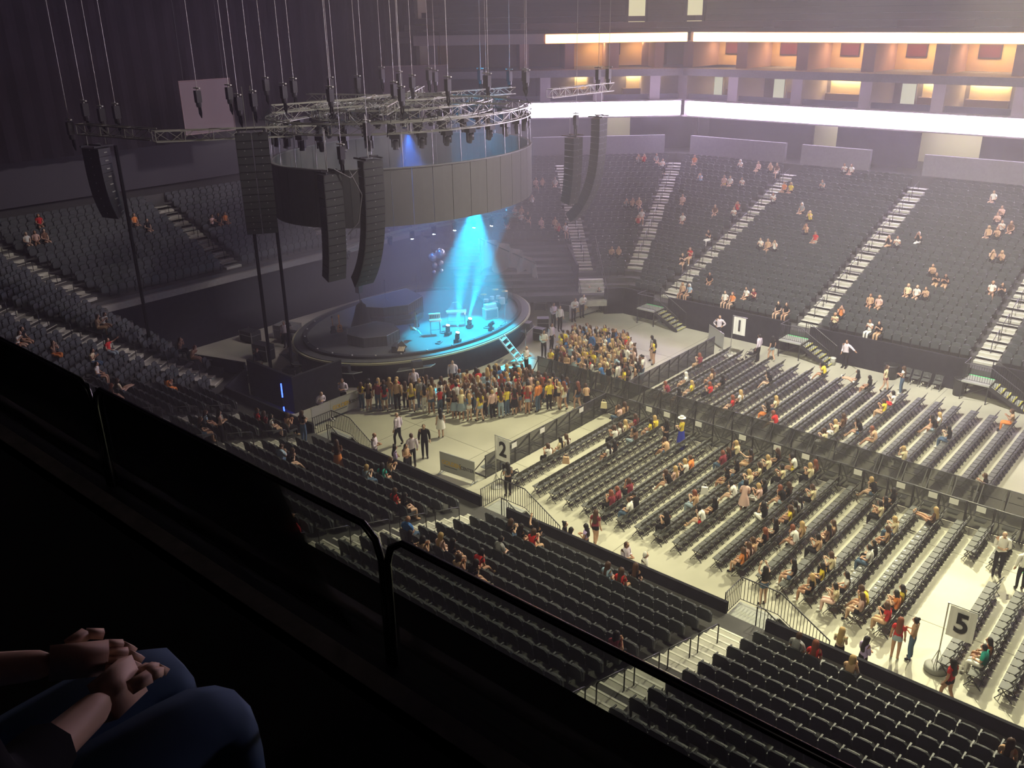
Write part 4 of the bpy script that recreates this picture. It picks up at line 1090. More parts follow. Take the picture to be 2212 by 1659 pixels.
for poly, nmax in ((LOW, 112), (UPP, 104)):
    pts = []; tries = 0
    x0, x1 = min(p[0] for p in poly), max(p[0] for p in poly); y0, y1 = min(p[1] for p in poly), max(p[1] for p in poly)
    while len(pts) < nmax and tries < 20000:
        tries += 1; p = (rnd.uniform(x0, x1), rnd.uniform(y0, y1)); md = 0.40 if tries < 9000 else 0.34
        if inside(p, poly) and all(math.dist(p, q) > md for q in pts): pts.append(p)
    for p in pts:
        low = poly is LOW; aim = math.atan2(38.4 - p[1], -41 - p[0]) if low or rnd.random() < 0.45 else math.atan2(37.4 - p[1], -30 - p[0])
        top = rnd.choice('wwwwkkkksssccpyyrnmogib'); bot = rnd.choice('jjjdddkkkkkw'); hair = rnd.choice('KKKBBBBBLLLR')
        pose = rnd.choice('aabbbcdegnnl') if rnd.random() < 0.93 else rnd.choice('MC')
        PIT.append((pose, p[0], p[1], 0, aim + rnd.uniform(-.5, .5), hair, top, bot, rnd.choice('wwkk'), rnd.randrange(3), rnd.uniform(0.93, 1.03), low))
PIT.sort(key=lambda t: (Vector((t[1], t[2], 1)) - CAMP).length)
G_PIT = 'standing crowd in front of the stage'
ind = PIT[:86]
for rank, t in enumerate(sorted([t for t in ind if t[11]], key=lambda t: math.dist((t[1], t[2]), (-36.3, 28.5)))):
    person(*t[:9], 'person, %s hair, %s top, standing in the lower pit, %s from the grey banner' % (HAIRC[t[5]][0], COLS[t[6]][0], ordw(rank + 1)), G_PIT, t[9], t[10])
for rank, t in enumerate(sorted([t for t in ind if not t[11]], key=lambda t: math.dist((t[1], t[2]), (-25.3, 39)))):
    person(*t[:9], 'person, %s hair, %s top, standing in the upper pit, %s from the barricade corner' % (HAIRC[t[5]][0], COLS[t[6]][0], ordw(rank + 1)), G_PIT, t[9], t[10])
crowd('pit_crowd', [t[:11] for t in PIT[86:]], 'dense crowd of standing fans filling the pits before the stage')

# ------------------------------------------------------------------ people who stand out one by one
def stand(pose, x, y, face, hair, top, bot, sh, label, z=0.0, sc=1.0, sk=None): return person(pose, x, y, z, math.radians(face), hair, top, bot, sh, label, None, sk, sc)
stand('Q', -36.8, 28.1, -60, 'B', 'v', 'k', 'k', 'person in pale lilac shirt and black trousers behind the grey banner, upright')
stand('L', -36.55, 26.3, -10, 'X', 'v', 'k', 'k', 'person in pale lilac shirt leaning over the left end of the grey banner')
stand('M', -34.9, 31.6, -30, 'X', 'v', 'k', 'k', 'bald person in pale lilac shirt before the stage skirt, left one')
stand('M', -34.1, 33.9, -40, 'K', 'v', 'k', 'k', 'dark-haired person in pale lilac shirt before the stage skirt')
stand('Q', -32.3, 38.3, 10, 'X', 'w', 'k', 'k', 'bald person in white shirt by the foot of the stage ladder')
stand('M', -33.8, 42.6, 0, 'B', 'v', 'k', 'k', 'person in pale lilac shirt walking beside the upper pit, rear one')
stand('Q', -33.3, 41.2, -30, 'K', 'w', 'k', 'k', 'person in white shirt beside the upper pit, front one')
stand('Q', -36.4, 46.1, -20, 'B', 'v', 'k', 'k', 'person in pale shirt hand at mouth, right of the stage rim')
stand('M', -35.7, 45.9, -20, 'B', 'w', 'k', 'k', 'person in white shirt close beside the one with hand at mouth')
stand('L', -36.2, 48.1, -30, 'B', 'w', 'k', 'k', 'person in white shirt leaning on the far grey banner, left one')
stand('L', -36.3, 49.2, -30, 'K', 'w', 'k', 'k', 'person in white shirt leaning on the far grey banner, right one')
stand('M', -37.0, 51.0, -40, 'G', 'w', 'k', 'k', 'grey-haired person in white shirt against the black wall behind the far banner')
stand('M', -36.2, 51.1, -40, 'B', 'k', 'k', 'k', 'person in black beside the one in white against the black wall')
stand('P', -26.3, 50.7, -70, 'B', 'v', 'k', 'k', 'person in lilac shirt with hands on hips left of sign 1')
stand('M', -22.6, 48.9, 180, 'K', 'v', 'k', 'k', 'person in lilac shirt pushing a wheelchair right of sign 1')
stand('e', -22.0, 49.5, 160, 'K', 'k', 'd', 'w', 'woman in black top and denim shorts walking by the wheelchair')
stand('R', -18.1, 51.2, -100, 'K', 'v', 'k', 'k', 'person in lilac shirt with one arm held out by the middle far stair')
stand('e', -14.9, 48.9, 0, 'B', 'c', 'm', 'k', 'woman in cream vest and maroon shorts walking by the far wall')
stand('b', -14.1, 49.3, 180, 'B', 'w', 'j', 'w', 'woman in white top and jeans by the far wall')
stand('a', -27.8, 45.0, 200, 'K', 'g', 'k', 'k', 'woman with raised hands standing apart right of the upper pit')
stand('a', -27.3, 44.5, 190, 'K', 'y', 'k', 'k', 'woman in yellow top standing apart right of the upper pit')
stand('f', -20.0, 35.5, 180, 'X', 'y', 'e', 'k', 'woman in white hat, yellow top and long royal blue skirt at the barricade')
HATM = MB(); HATM.lathe([(0.20, 0), (0.20, 0.012), (0.10, 0.03), (0.095, 0.10), (0.05, 0.12)], 14)
tag(put('sun_hat', HATM.mesh('sun_hat', cloth('w')), (-20.02, 35.5, 1.70)), 'white sun hat on the woman in the royal blue skirt', 'hat')
stand('b', -20.5, 34.9, 170, 'K', 'k', 'k', 'k', 'woman in black tank top standing left of the blue skirt')
stand('l', -14.6, 31.6, 110, 'K', 'p', 'p', 'w', 'woman in pale pink dress bending between the crowded floor rows')
stand('e', -18.1, 25.7, 100, 'B', 'm', 'k', 'k', 'woman in dark red top and black trousers walking along the aisle', sc=1.0)
stand('Q', -15.7, 24.3, 0, 'B', 'v', 'k', 'k', 'person in pale lilac shirt seen from behind over the near wall', sk=1)
stand('M', -14.8, 24.2, 20, 'G', 'w', 'k', 'k', 'white-haired person in white shirt over the near wall')
stand('b', -17.75, 24.6, 190, 'K', 'u', 'k', 'k', 'woman in lilac top with a long black ponytail near the foot of stair 2')
stand('n', -18.5, 24.2, 30, 'K', 'k', 'k', 'k', 'dark-haired woman in black at the foot of stair 2, left')
stand('b', -18.05, 24.0, 60, 'K', 'w', 'k', 'k', 'dark-haired woman in white at the foot of stair 2, middle')
stand('Q', -5.15, 33.75, -70, 'X', 'w', 'k', 'k', 'large bald person in white shirt holding a phone in the cross aisle', sc=1.06)
stand('M', -4.25, 33.3, 120, 'B', 'w', 'k', 'k', 'person in white shirt cut off by the right frame edge')
stand('a', -6.4, 26.45, 100, 'R', 'r', 'd', 'w', 'red-haired woman in red strap top and denim shorts by sign 5')
stand('n', -6.0, 26.75, 180, 'K', 's', 'j', 'k', 'woman with a black bun, tan top and jeans by sign 5')
stand('g', -6.9, 24.75, 60, 'K', 'u', 'k', 'k', 'woman in lilac blouse just over the near wall')
stand('b', -7.65, 24.7, 90, 'L', 'c', 'k', 'k', 'blonde woman in mustard top at the foot of stair 5')
stand('e', -4.45, 25.4, 160, 'K', 'r', 'k', 'w', 'woman in red top and black leggings hurrying past sign 5')
stand('x' if False else 'c', -11.1, 26.4, 150, 'K', 'k', 'j', 'k', 'woman with one arm raised behind the railing of stair 5')
stand('M', -28.8, 25.7, 150, 'B', 'v', 'k', 'k', 'dark-haired person in lilac shirt talking beside stair with the banner, right')
stand('M', -29.1, 26.8, -40, 'B', 'k', 'k', 'k', 'person all in black carrying a black backpack on the empty floor')
stand('N', -31.1, 26.9, 190, 'X', 'v', 'k', 'k', 'bald person in lilac shirt walking past the banner stair')
stand('Q', -30.2, 24.6, 30, 'X', 'v', 'k', 'k', 'bald person in lilac shirt behind the banner stair railing')
stand('g', -28.7, 24.5, 60, 'K', 'u', 'k', 'k', 'person in purple top over the near wall left of the talkers')
stand('b', -28.4, 24.95, 0, 'K', 's', 'k', 'k', 'small dark-haired woman in tan talking with the lilac shirts')
stand('d', -30.1, 28.9, 150, 'K', 'w', 'w', 'k', 'woman with very long black hair in a short white dress on the empty floor')
stand('M', -47.6, 32.1, -60, 'B', 'v', 'k', 'k', 'person in pale shirt at the desk left of the stage')
stand('M', -44.6, 28.0, -60, 'R', 'k', 'w', 'k', 'person with red hair by the railing left of the stage')
stand('b', -23.5, 26.55, 150, 'K', 'g', 'k', 'k', 'person in grey jacket beside the pole of sign 2')
for (x, y, row, face, hair, top, bot, pose, lab) in [(-33.3, 18.6, 4, 80, 'K', 'p', 'k', 'b', 'woman in pale pink shirt standing in the near stand filming'), (-32.5, 22.3, 0, 100, 'B', 'k', 'j', 'b', 'woman in black top standing at the front row by the banner stair'), (-28.3, 21.0, 1, 150, 'B', 'n', 'o', 'f', 'woman in long rust brown dress standing in the near stand')]:
    stand(pose, x, y, face, hair, top, bot, 'w', lab, z=rz_(row))
# ------------------------------------------------------------------ crowd barricades
BMESH = mat('barricade_mesh', (0.06, 0.062, 0.06), 0.6, alpha=0.62)
GREYP = mat('grey_step_plate', (0.13, 0.135, 0.13), 0.6)
BW = 1.07
m = MB(); m.path([(-BW / 2 + .02, 0, 0), (-BW / 2 + .02, 0, 1.18), (BW / 2 - .02, 0, 1.18), (BW / 2 - .02, 0, 0)], 0.024, 6); m.bar((-BW / 2, 0, .06), (BW / 2, 0, .06), .04); m.bar((-BW / 2, 0, .62), (BW / 2, 0, .62), .025); BF = m.mesh('frame', STEEL)
m = MB(); m.box((0, 0, 0.62), (BW - .06, 0.008, 1.08)); BP = m.mesh('mesh_panel', BMESH)
m = MB(); m.box((0, 0.42, 0.30), (0.46, 0.34, 0.03)); m.box((0, 0.24, 0.27), (0.4, 0.04, 0.05)); BS = m.mesh('step_plate', GREYP)
BRS = []
for s in (-1, 1): m = MB(); m.bar((s * .44, 0, 1.1), (s * .44, .85, .03), .04); m.bar((s * .44, 0, .03), (s * .44, .9, .03), .05); BRS.append(m.mesh('brace', STEEL))
m = MB(); m.box((0.1, -0.03, 0.93), (0.15, 0.006, 0.07)); BL = m.mesh('sticker', WHITEP)
def barricade(x, y, face, label, stick=False, step=True):
    o = thing('crowd_barricade', label, 'barricade', (x, y, 0), face, 'black crowd barricades')
    put('frame', BF, parent=o); put('mesh_panel', BP, parent=o); [put('brace', q, parent=o) for q in BRS]
    if step: put('step_plate', BS, parent=o)
    if stick: put('sticker', BL, parent=o)
for i in range(24):
    x = -24.85 + BW * i
    barricade(x, 36.75, 0, 'black barricade on the near side of the floor centre aisle, %s from the pit corner' % ordw(i + 1))
    barricade(x, 38.80, PI, 'black barricade with a small white sticker on the far side of the centre aisle, %s from the pit' % ordw(i + 1), True)
for i in range(9):
    barricade(-25.4, 36.2 - BW * i, PI / 2, 'black barricade between lower pit and floor chairs, %s from the centre aisle' % ordw(i + 1))
    barricade(-25.4, 39.4 + BW * i, PI / 2, 'black barricade between upper pit and floor chairs, %s from the centre aisle' % ordw(i + 1))
for i in range(6):
    x = -25.95 - BW * i
    barricade(x, 36.75, 0, 'black barricade along the aisle inside the crowd, lower side, %s from its corner' % ordw(i + 1), step=False)
    barricade(x, 38.80, PI, 'black barricade along the aisle inside the crowd, upper side, %s from its corner' % ordw(i + 1), step=False)
m = MB(); m.box((0, 0, 0), (0.36, 0.01, 0.26)); PAPER = m.mesh('sheet', mat('white_paper', (0.85, 0.84, 0.80), 0.8))
for n, x in enumerate([-22.65, -21.58, -19.75, -17.35, -15.56, -14.16, -11.73, -9.86, -8.53, -7.69, -6.63]):
    tag(put('paper_sign', PAPER, (x, 36.70, 1.0)), 'white paper sheet taped to the near centre barricade, %s from the pit corner' % ordw(n + 1), 'sign', 'paper sheets on the barricades')
for n, y in enumerate([34.47, 31.26, 29.13]):
    tag(put('paper_sign', PAPER, (-25.35, y, 0.98), PI / 2), 'white paper sheet on the lower pit barricade, %s from the centre aisle' % ordw(n + 1), 'sign', 'paper sheets on the barricades')

# ------------------------------------------------------------------ numbered section signs
def text(body, size, m, loc, rot, parent, name='lettering', ext=0.004, off_=0.0, sx=1.0, align='CENTER'):
    c = bpy.data.curves.new(name, 'FONT'); c.body = body; c.size = size; c.extrude = ext; c.offset = off_; c.align_x = align; c.align_y = 'CENTER'
    c.materials.append(m); tmp = bpy.data.objects.new(name, c); C.objects.link(tmp)
    me = bpy.data.meshes.new_from_object(tmp.evaluated_get(bpy.context.evaluated_depsgraph_get())); bpy.data.objects.remove(tmp); bpy.data.curves.remove(c)
    o = bpy.data.objects.new(name, me); C.objects.link(o); o.location = loc; o.rotation_euler = rot; o.scale = (sx, 1, 1)
    if parent: o.parent = parent
    return o
INK = mat('black_ink', (0.02, 0.02, 0.022), 0.7); BANNER = mat('white_banner_cloth', (0.80, 0.79, 0.76), 0.8)
def section_sign(num, x, y, tub, label):
    o = thing('section_sign', label, 'sign', (x, y, 0))
    m = MB()
    if tub: m.lathe([(0.34, 0), (0.36, 0.05), (0.36, 0.16), (0.30, 0.20), (0.05, 0.22)], 20)
    else: m.lathe([(0.28, 0), (0.28, 0.03), (0.05, 0.07)], 16)
    m.build('base', mat('sign_base_grey', (0.22, 0.22, 0.20), 0.55) if tub else mat('pale_base', (0.5, 0.49, 0.45), 0.5), o, True)
    m = MB(); m.tube((0, 0, 0.05), (0, 0, 2.66), 0.022, 8)
    for k in range(3):
        a = k * 2 * PI / 3 + .4; m.bar((0, 0, 0.85 if tub else .7), (0.27 * math.cos(a), 0.27 * math.sin(a), 0.08), 0.018)
    m.build('pole', ALU, o)
    m = MB(); m.bar((-0.02, -0.03, 2.65), (0.98, -0.03, 2.65), 0.025); m.build('top_bar', ALU if not tub else STEEL, o)
    m = MB(); n = 8; vs = []; fs = []
    for i in range(n + 1):
        for j in range(2): vs.append((0.08 + 0.80 * i / n, -0.035 + 0.012 * math.sin(i * 1.9), 2.61 - 1.12 * j))
    for i in range(n): fs.append((i * 2, i * 2 + 1, i * 2 + 3, i * 2 + 2))
    m.add(vs, fs); b = m.build('banner', BANNER, o)
    text(num, 0.98, INK, (0.48, -0.055, 2.05), (PI / 2, 0, 0), b, 'digit', 0.004, 0.028, 0.9)
section_sign('5', -5.18, 26.77, True, 'white banner with the number 5 on a pole in a round grey tub')
section_sign('2', -24.47, 26.83, False, 'white banner with the number 2 on a pole by the pit corner')
section_sign('1', -24.45, 48.88, False, 'white banner with the number 1 on a pole by the far wall')

# ------------------------------------------------------------------ grey banner stands with lettering
BGREY = mat('banner_grey', (0.36, 0.36, 0.35), 0.7); GOLD = mat('gold_ink', (0.62, 0.40, 0.05), 0.6); GINK = mat('dark_grey_ink', (0.08, 0.08, 0.09), 0.7)
def banner_stand(x, y, ang, L, label, lettering=True, h=1.05, faint=False):
    o = thing('banner_stand', label, 'banner', (x, y, 0), ang)
    m = MB(); m.box((L / 2, 0, h / 2 + 0.1), (L - .06, 0.02, h - .1)); b = m.build('banner', BGREY, o)
    m = MB(); m.bar((0, 0, h + .06), (L, 0, h + .06), .035)
    for q in (0.02, L - .02): m.bar((q, 0, 0), (q, 0, h + .06), .03)
    m.build('frame', ALU, o)
    for q in (0.06, L - .06):
        m = MB(); m.bar((q, -.28, .02), (q, .28, .02), .05, .02); m.bar((q, -.28, .02), (q, 0, .2), .02); m.build('foot', ALU, o)
    if lettering:
        k = L / 2.05
        text('GOLDEN', 0.30 * k, GOLD, (L * 0.06, -0.02, h * .60), (PI / 2, 0, 0), b, 'lettering', 0.003, 0.006, 0.92, 'LEFT')
        text('1', 0.40 * k, GINK, (L * 0.545, -0.02, h * .60), (PI / 2, 0, 0), b, 'lettering', 0.003, 0.008, 0.9, 'LEFT')
        text('CENTER', 0.24 * k, GINK, (L * 0.60, -0.02, h * .58), (PI / 2, 0, 0), b, 'lettering', 0.003, 0.004, 0.88, 'LEFT')
        m = MB(); m.bar((L * .12, -.015, h * .42), (L * .5, -.015, h * .42), .012, .03); m.build('underline', GINK, b)
banner_stand(-27.45, 26.2, math.atan2(.22, 2.0), 2.05, 'grey banner stand with gold and black lettering left of sign 2')
banner_stand(-36.25, 26.75, math.radians(89), 2.15, 'grey banner stand with gold and black lettering at the left end of the lower pit')
banner_stand(-36.2, 25.45, math.radians(92), 1.25, 'plain grey banner stand joining the lettered one at its left end', False)
banner_stand(-36.5, 48.0, math.radians(84), 3.2, 'long grey banner stand right of the stage with two people leaning on it', True)
banner_stand(-26.9, 50.5, math.atan2(-1.1, 1.65), 2.0, 'plain grey banner stand at the far end of the pit barricade', False)

# ------------------------------------------------------------------ portable stairs up to the stands
YEL = mat('yellow_nosing', (0.62, 0.58, 0.10), 0.6); PLATE = mat('stair_plate', (0.34, 0.35, 0.32), 0.7, noise=0.1, nscale=20); GRN = mat('green_glow_tape', (0.10, 0.85, 0.28), 0.6)
LZ = 1.12
m = MB(); m.box((0, 0, LZ - .04), (1.42, 1.25, .08)); M_LAND = m.mesh('landing', PLATE)
m = MB(); m.box((0, -.58, LZ + .006), (1.3, .08, .012)); M_TAPE = m.mesh('tape', GRN)
m = MB(); m.box((0, 0, 0), (.30, 1.15, .05)); M_STEP = m.mesh('step', PLATE)
m = MB(); m.box((.12, 0, .028), (.07, 1.15, .012)); M_NOSE = m.mesh('nosing', YEL)
M_STRS = []
for s in (-1, 1): m = MB(); m.bar((.7, s * .6, LZ - .1), (2.55, s * .6, .03), .03, .22); M_STRS.append(m.mesh('stringer', STEEL))
m = MB()
for x in (-.66, .66):
    for y in (-.57, .57): m.bar((x, y, 0), (x, y, LZ - .06), .05)
m.bar((-.66, .57, .2), (.66, .57, LZ - .1), .03); m.bar((-.66, -.57, .2), (-.66, .57, LZ - .1), .03)
M_LEG = m.mesh('leg_frame', STEEL)
def rail_mesh(pts, bars):
    m = MB(); up = [(x, y, z + 1.0) for x, y, z in pts]; lo = [(x, y, z + .12) for x, y, z in pts]
    m.path([pts[0]] + up + [pts[-1]], .024, 6); m.path(lo, .016, 5)
    for a, b in zip(pts[:-1], pts[1:]):
        L = math.dist(a, b); n = max(2, int(L / bars))
        for i in range(n + 1):
            t = i / n; p = [a[k] + (b[k] - a[k]) * t for k in range(3)]; m.bar((p[0], p[1], p[2] + .12), (p[0], p[1], p[2] + 1.0), .018)
    return m.mesh('railing', STEEL)
M_R1 = rail_mesh([(-.70, -.55, LZ), (-.70, .6, LZ), (.68, .6, LZ), (2.5, .6, .08)], .125)
M_R2 = rail_mesh([(.45, -.58, LZ), (.72, -.58, LZ), (2.5, -.58, .08)], .125)
def portable_stair(x, y, face, label, mirror=False):
    o = thing('portable_stair', label, 'stairs', (x, y, 0), 0)
    if mirror: o.scale = (1, -1, 1)
    put('landing', M_LAND, parent=o); put('tape', M_TAPE, parent=o); [put('stringer', q, parent=o) for q in M_STRS]; put('leg_frame', M_LEG, parent=o); put('railing', M_R1, parent=o); put('railing', M_R2, parent=o)
    for i in range(6):
        s = put('step', M_STEP, (.86 + .31 * i, 0, LZ - .04 - .165 * (i + 1)), parent=o); put('nosing', M_NOSE, parent=s)
for x, d in ((-10.45, 'near portable stair with black barred railing next to the sign 5 rows'), (-21.55, 'near portable stair with black barred railing under sign 2'), (-32.6, 'near portable stair with black barred railing beside the lettered grey banner')): portable_stair(x, 24.0, 0, d)
for x, d in ((-0.7, 'far portable stair beyond the frame edge'), (-10.7, 'far portable stair with barred landing nearest the frame edge'), (-21.4, 'far portable stair behind the man with one arm held out'), (-31.9, 'far portable stair with barred landing right of the upper pit')): portable_stair(x, 51.2, 0, d, True)
# balustrade and steps at the corner above the upper pit
m = MB(); q = P4 + T3 * 1.5
o = thing('corner_stair', 'steps with black railings running down at the far corner beside the tan door', 'stairs', (0, 0, 0))
for i in range(6):
    p = P4 + T3 * 2.2 + NRM[3] * (-.2 + .38 * i); mm = MB(); mm.box((p.x, p.y, .9 + .2 * i), (.36, 1.9, .4), math.atan2(NRM[3].y, NRM[3].x)); mm.build('step', STEP_A, o)
for s in (-1, 1):
    a = P4 + T3 * (2.2 + .95 * s) - NRM[3] * .5; b = a + NRM[3] * 6.2
    mm = MB(); mm.path([(a.x, a.y, .2), (a.x, a.y, 1.9), (b.x, b.y, 4.2), (b.x, b.y, 3.2)], .028, 6); mm.path([(a.x, a.y, 1.4), (b.x, b.y, 3.7)], .02, 5)
    for i in range(1, 4): p = a + (b - a) * (i / 4); mm.bar((p.x, p.y, 1.2 + 2.2 * i / 4), (p.x, p.y, 1.9 + 2.3 * i / 4), .03)
    mm.build('railing', STEEL, o)

# ------------------------------------------------------------------ loose things on the floor
for n, (x, y) in enumerate([(-14.5, 51.45), (-13.95, 51.45), (-13.4, 51.4), (-12.75, 51.4)]):
    o = thing('folding_chair', 'black folding chair against the far wall, %s from the left in the row of four' % ordw(n + 1), 'chair', (x, y, 0), -PI / 2, 'chairs against the far wall')
    put('seat', CS, parent=o); put('backrest', CB, parent=o); put('crossbar', CX, parent=o)
    for key, me in CLG.items(): put('leg', me, parent=o)
def bin_(x, y, label, col, r, h):
    o = thing('trash_bin', label, 'bin', (x, y, 0)); m = MB(); m.lathe([(r * .85, 0), (r, h * .9), (r, h), (r * .9, h)], 16); m.build('drum', col, o, True)
    m = MB(); m.lathe([(r * 1.06, h - .02), (r * 1.06, h + .04), (r * .8, h + .07)], 16); m.build('rim', col, o, True)
bin_(-11.6, 51.2, 'black trash bin beside the far stair nearest the frame edge', STEEL, .33, .95)
bin_(-15.4, 51.35, 'round black bin with a pale lid behind the walking women', STEEL, .42, .8)
bin_(-18.85, 51.3, 'small pale grey bucket at the foot of the middle far stair', mat('pale_plastic', (0.55, 0.55, 0.52), 0.5), .17, .42)
def wheelchair(x, y, rz, label):
    o = thing('wheelchair', label, 'wheelchair', (x, y, 0), rz)
    for s in (-1, 1):
        m = MB(); m.path([(.30 * math.cos(t) , s * .30, .31 + .30 * math.sin(t)) for t in [k * PI / 8 for k in range(16)]], .02, 5, True)
        for k in range(6): m.bar((0, s * .30, .31), (.3 * math.cos(k * PI / 3), s * .30, .31 + .3 * math.sin(k * PI / 3)), .008)
        m.build('wheel', STEEL, o)
        m = MB(); m.lathe([(.02, -.015), (.08, -.015), (.08, .015), (.02, .015)], 10); m.rot(Matrix.Translation((.48, s * .24, .08)) @ Matrix.Rotation(PI / 2, 4, 'X')); m.build('caster', STEEL, o)
        m = MB(); m.bar((-.22, s * .26, .95), (-.18, s * .26, .3), .025); m.bar((-.22, s * .26, .95), (-.36, s * .26, .95), .03); m.bar((-.18, s * .26, .68), (.22, s * .26, .68), .03); m.bar((.22, s * .26, .68), (.48, s * .26, .12), .022); m.build('frame', STEEL, o)
    m = MB(); m.box((.04, 0, .48), (.42, .5, .05)); m.box((-.2, 0, .72), (.04, .5, .42)); m.build('seat', BLACK, o)
wheelchair(-22.95, 48.8, PI, 'black wheelchair pushed along by sign 1')
wheelchair(-24.3, 27.6, PI / 2, 'black wheelchair parked beside the pole of sign 2')
m = MB(); m.box((0, 0, 0), (.09, .06, .006)); CARD = m.mesh('card', WHITEP)
for rw, xs_ in (('first', -7.95 + .10), ('second', -8.86 + .10), ('third', -12.48)):
    for j in range(14):
        tag(put('printed_card', CARD, (xs_ - .35 + .05 * (j % 2), 35.7 - CHP * (j + (1 if rw != 'third' else 5)), .466), .3 * (j % 3)), 'small white card on a chair seat, %s carded row from the gap, %s from the barricade' % (rw, ordw(j + 1)), 'card', 'white cards on chair seats')
m = MB(); m.box((-4.0, 35.6, .012), (1.1, 2.0, .024)); t = m.build('floor_mat', mat('dark_mat', (0.05, 0.05, 0.048), 0.9)); tag(t, 'dark floor mat with a green taped edge in the cross aisle', 'mat')
m = MB(); m.box((-4.0, 34.58, .026), (1.1, .06, .006)); m.build('tape', GRN, t)
def bag(x, y, z, col, label):
    o = thing('tote_bag', label, 'bag', (x, y, z)); m = MB(); m.box((0, 0, .17), (.34, .14, .34), .5, .8); m.build('pouch', col, o)
    m = MB(); m.path([(-.1, 0, .33), (-.08, 0, .48), (.08, 0, .48), (.1, 0, .33)], .012, 5); m.build('strap', col, o)
bag(-16.45, 31.55, .46, cloth('w'), 'white tote bag on a chair in the crowded floor rows')
bag(-25.15, 36.2, .55, cloth('c'), 'small cream bag hanging inside the pit corner barricade')
bag(-22.9, 30.0, .46, cloth('s'), 'tan bag on a chair in the first floor row')
# black partition and clutter left of the stage
o = thing('black_partition', 'tall black draped partition wall left in front of the stage', 'partition'); m = MB(); m.box((-38.5, 27.7, 1.05), (.12, 3.4, 2.1)); m.box((-40.6, 26.1, 1.05), (4.2, .12, 2.1)); m.build('cloth', DRAPE, o)
m = MB(); m.box((-38.5, 27.7, 2.12), (.14, 3.4, .04)); m.box((-40.6, 26.1, 2.12), (4.2, .14, .04)); m.build('rail', STEEL, o)
o = thing('light_tube', 'upright glowing blue light tube left of the stage', 'lamp', (-38.95, 25.65, 0)); m = MB(); m.tube((0, 0, .95), (0, 0, 1.75), .035, 8); m.tube((0, 0, .12), (0, 0, .38), .035, 8); m.build('tube', mat('blue_tube', (0.1, 0.1, 1), 0.4, emit=(0.02, 0.05, 1.0), estr=9), o)
m = MB(); m.tube((0, 0, 0), (0, 0, 1.0), .02, 6); m.box((0, 0, .015), (.3, .3, .03)); m.build('stand', STEEL, o)
def case(x, y, sx, sy, sz, rz, label, col=None, z=0.0):
    o = thing('road_case', label, 'case', (x, y, z), rz, 'cases and desks around the stage'); m = MB(); m.box((0, 0, sz / 2 + .06), (sx, sy, sz)); m.build('body', col or mat('case_black', (0.03, 0.031, 0.033), 0.5), o)
    m = MB()
    for s in (-1, 1):
        for q in (-1, 1): m.box((s * sx / 2, q * sy / 2, sz / 2 + .06), (.035, .035, sz + .02))
    m.box((0, 0, sz * .72), (sx + .01, sy + .01, .03)); m.build('edging', ALU, o)
    for s in (-1, 1):
        for q in (-1, 1): m = MB(); m.box((s * sx * .38, q * sy * .38, .03), (.08, .06, .06)); m.build('wheel', STEEL, o)
GREYC = mat('grey_case', (0.16, 0.16, 0.15), 0.6)
for a in [(-49.2, 33.4, 1.5, 1.1, .9, .3, 'grey low case at the left rear of the stage, by the desk', GREYC), (-50.6, 31.4, 1.2, .8, .7, .1, 'black case farthest left behind the stage'), (-46.9, 29.9, 1.2, .7, 1.0, .2, 'black case between the desk and the partition'), (-44.9, 26.9, 1.6, .9, .8, .0, 'black case against the railing left of the partition'), (-42.2, 28.6, .9, .6, .9, .4, 'black case between partition and stage rim'),
          (-41.2, 49.9, 1.1, .8, 1.0, .2, 'black case right of the stage behind the monitor desk'), (-39.8, 48.9, .9, .6, .8, .5, 'black case right of the stage nearest the rim'), (-39.4, 50.6, 1.2, .8, 1.1, .1, 'tall black case right of the stage, second from the door'), (-42.6, 53.2, .9, .9, 1.05, .6, 'dark case directly below the tan door', GREYC), (-37.9, 49.9, 1.3, .7, .75, .3, 'low black case behind the far grey banner'), (-36.6, 45.2, .8, .6, .9, .7, 'small black case by the staff right of the stage'), (-35.6, 43.6, .7, .5, .8, .2, 'small black case behind the upper pit')]: case(*a)
def desk(x, y, rz, label):
    o = thing('desk', label, 'desk', (x, y, 0), rz); m = MB(); m.box((0, 0, .92), (1.5, .75, .05)); m.build('top', mat('case_black', (0.03, 0.031, 0.033), 0.5), o)
    for s in (-1, 1):
        for q in (-1, 1): m = MB(); m.bar((s * .68, q * .32, 0), (s * .68, q * .32, .9), .05); m.build('leg', STEEL, o)
    m = MB(); m.box((.1, 0, 1.0), (.9, .5, .12), 0, .92); m.build('console', mat('console_grey', (0.2, 0.2, 0.2), 0.5), o)
def laptop(x, y, z, rz, label, lit=1.6):
    o = thing('laptop', label, 'laptop', (x, y, z), rz); m = MB(); m.box((0, 0, .012), (.36, .26, .024)); m.build('keyboard', ALU, o)
    m = MB(); m.bar((0, .13, .02), (0, .20, .27), .36, .015, (1, 0, 0)); m.build('lid', mat('case_black', (0.03, 0.031, 0.033), 0.5), o)
    m = MB(); m.bar((0, .122, .035), (0, .188, .26), .33, .004, (1, 0, 0)); m.build('screen', mat('lit_screen', (0.8, 0.85, 0.8), 0.4, emit=(0.85, 0.95, 0.9), estr=lit), o)
desk(-47.9, 32.9, .3, 'black desk with a grey console left of the stage'); laptop(-48.2, 33.0, 1.07, 2.4, 'lit laptop on the desk left of the stage')
desk(-42.9, 50.6, .5, 'black monitor desk at the right rear of the stage'); laptop(-42.7, 50.4, 1.07, 1.0, 'large lit screen on the monitor desk right of the stage', 3.0)
tag(put('paper_sign', PAPER, (-43.3, 50.1, 1.1), .6), 'white sheet lying on the monitor desk right of the stage', 'paper')
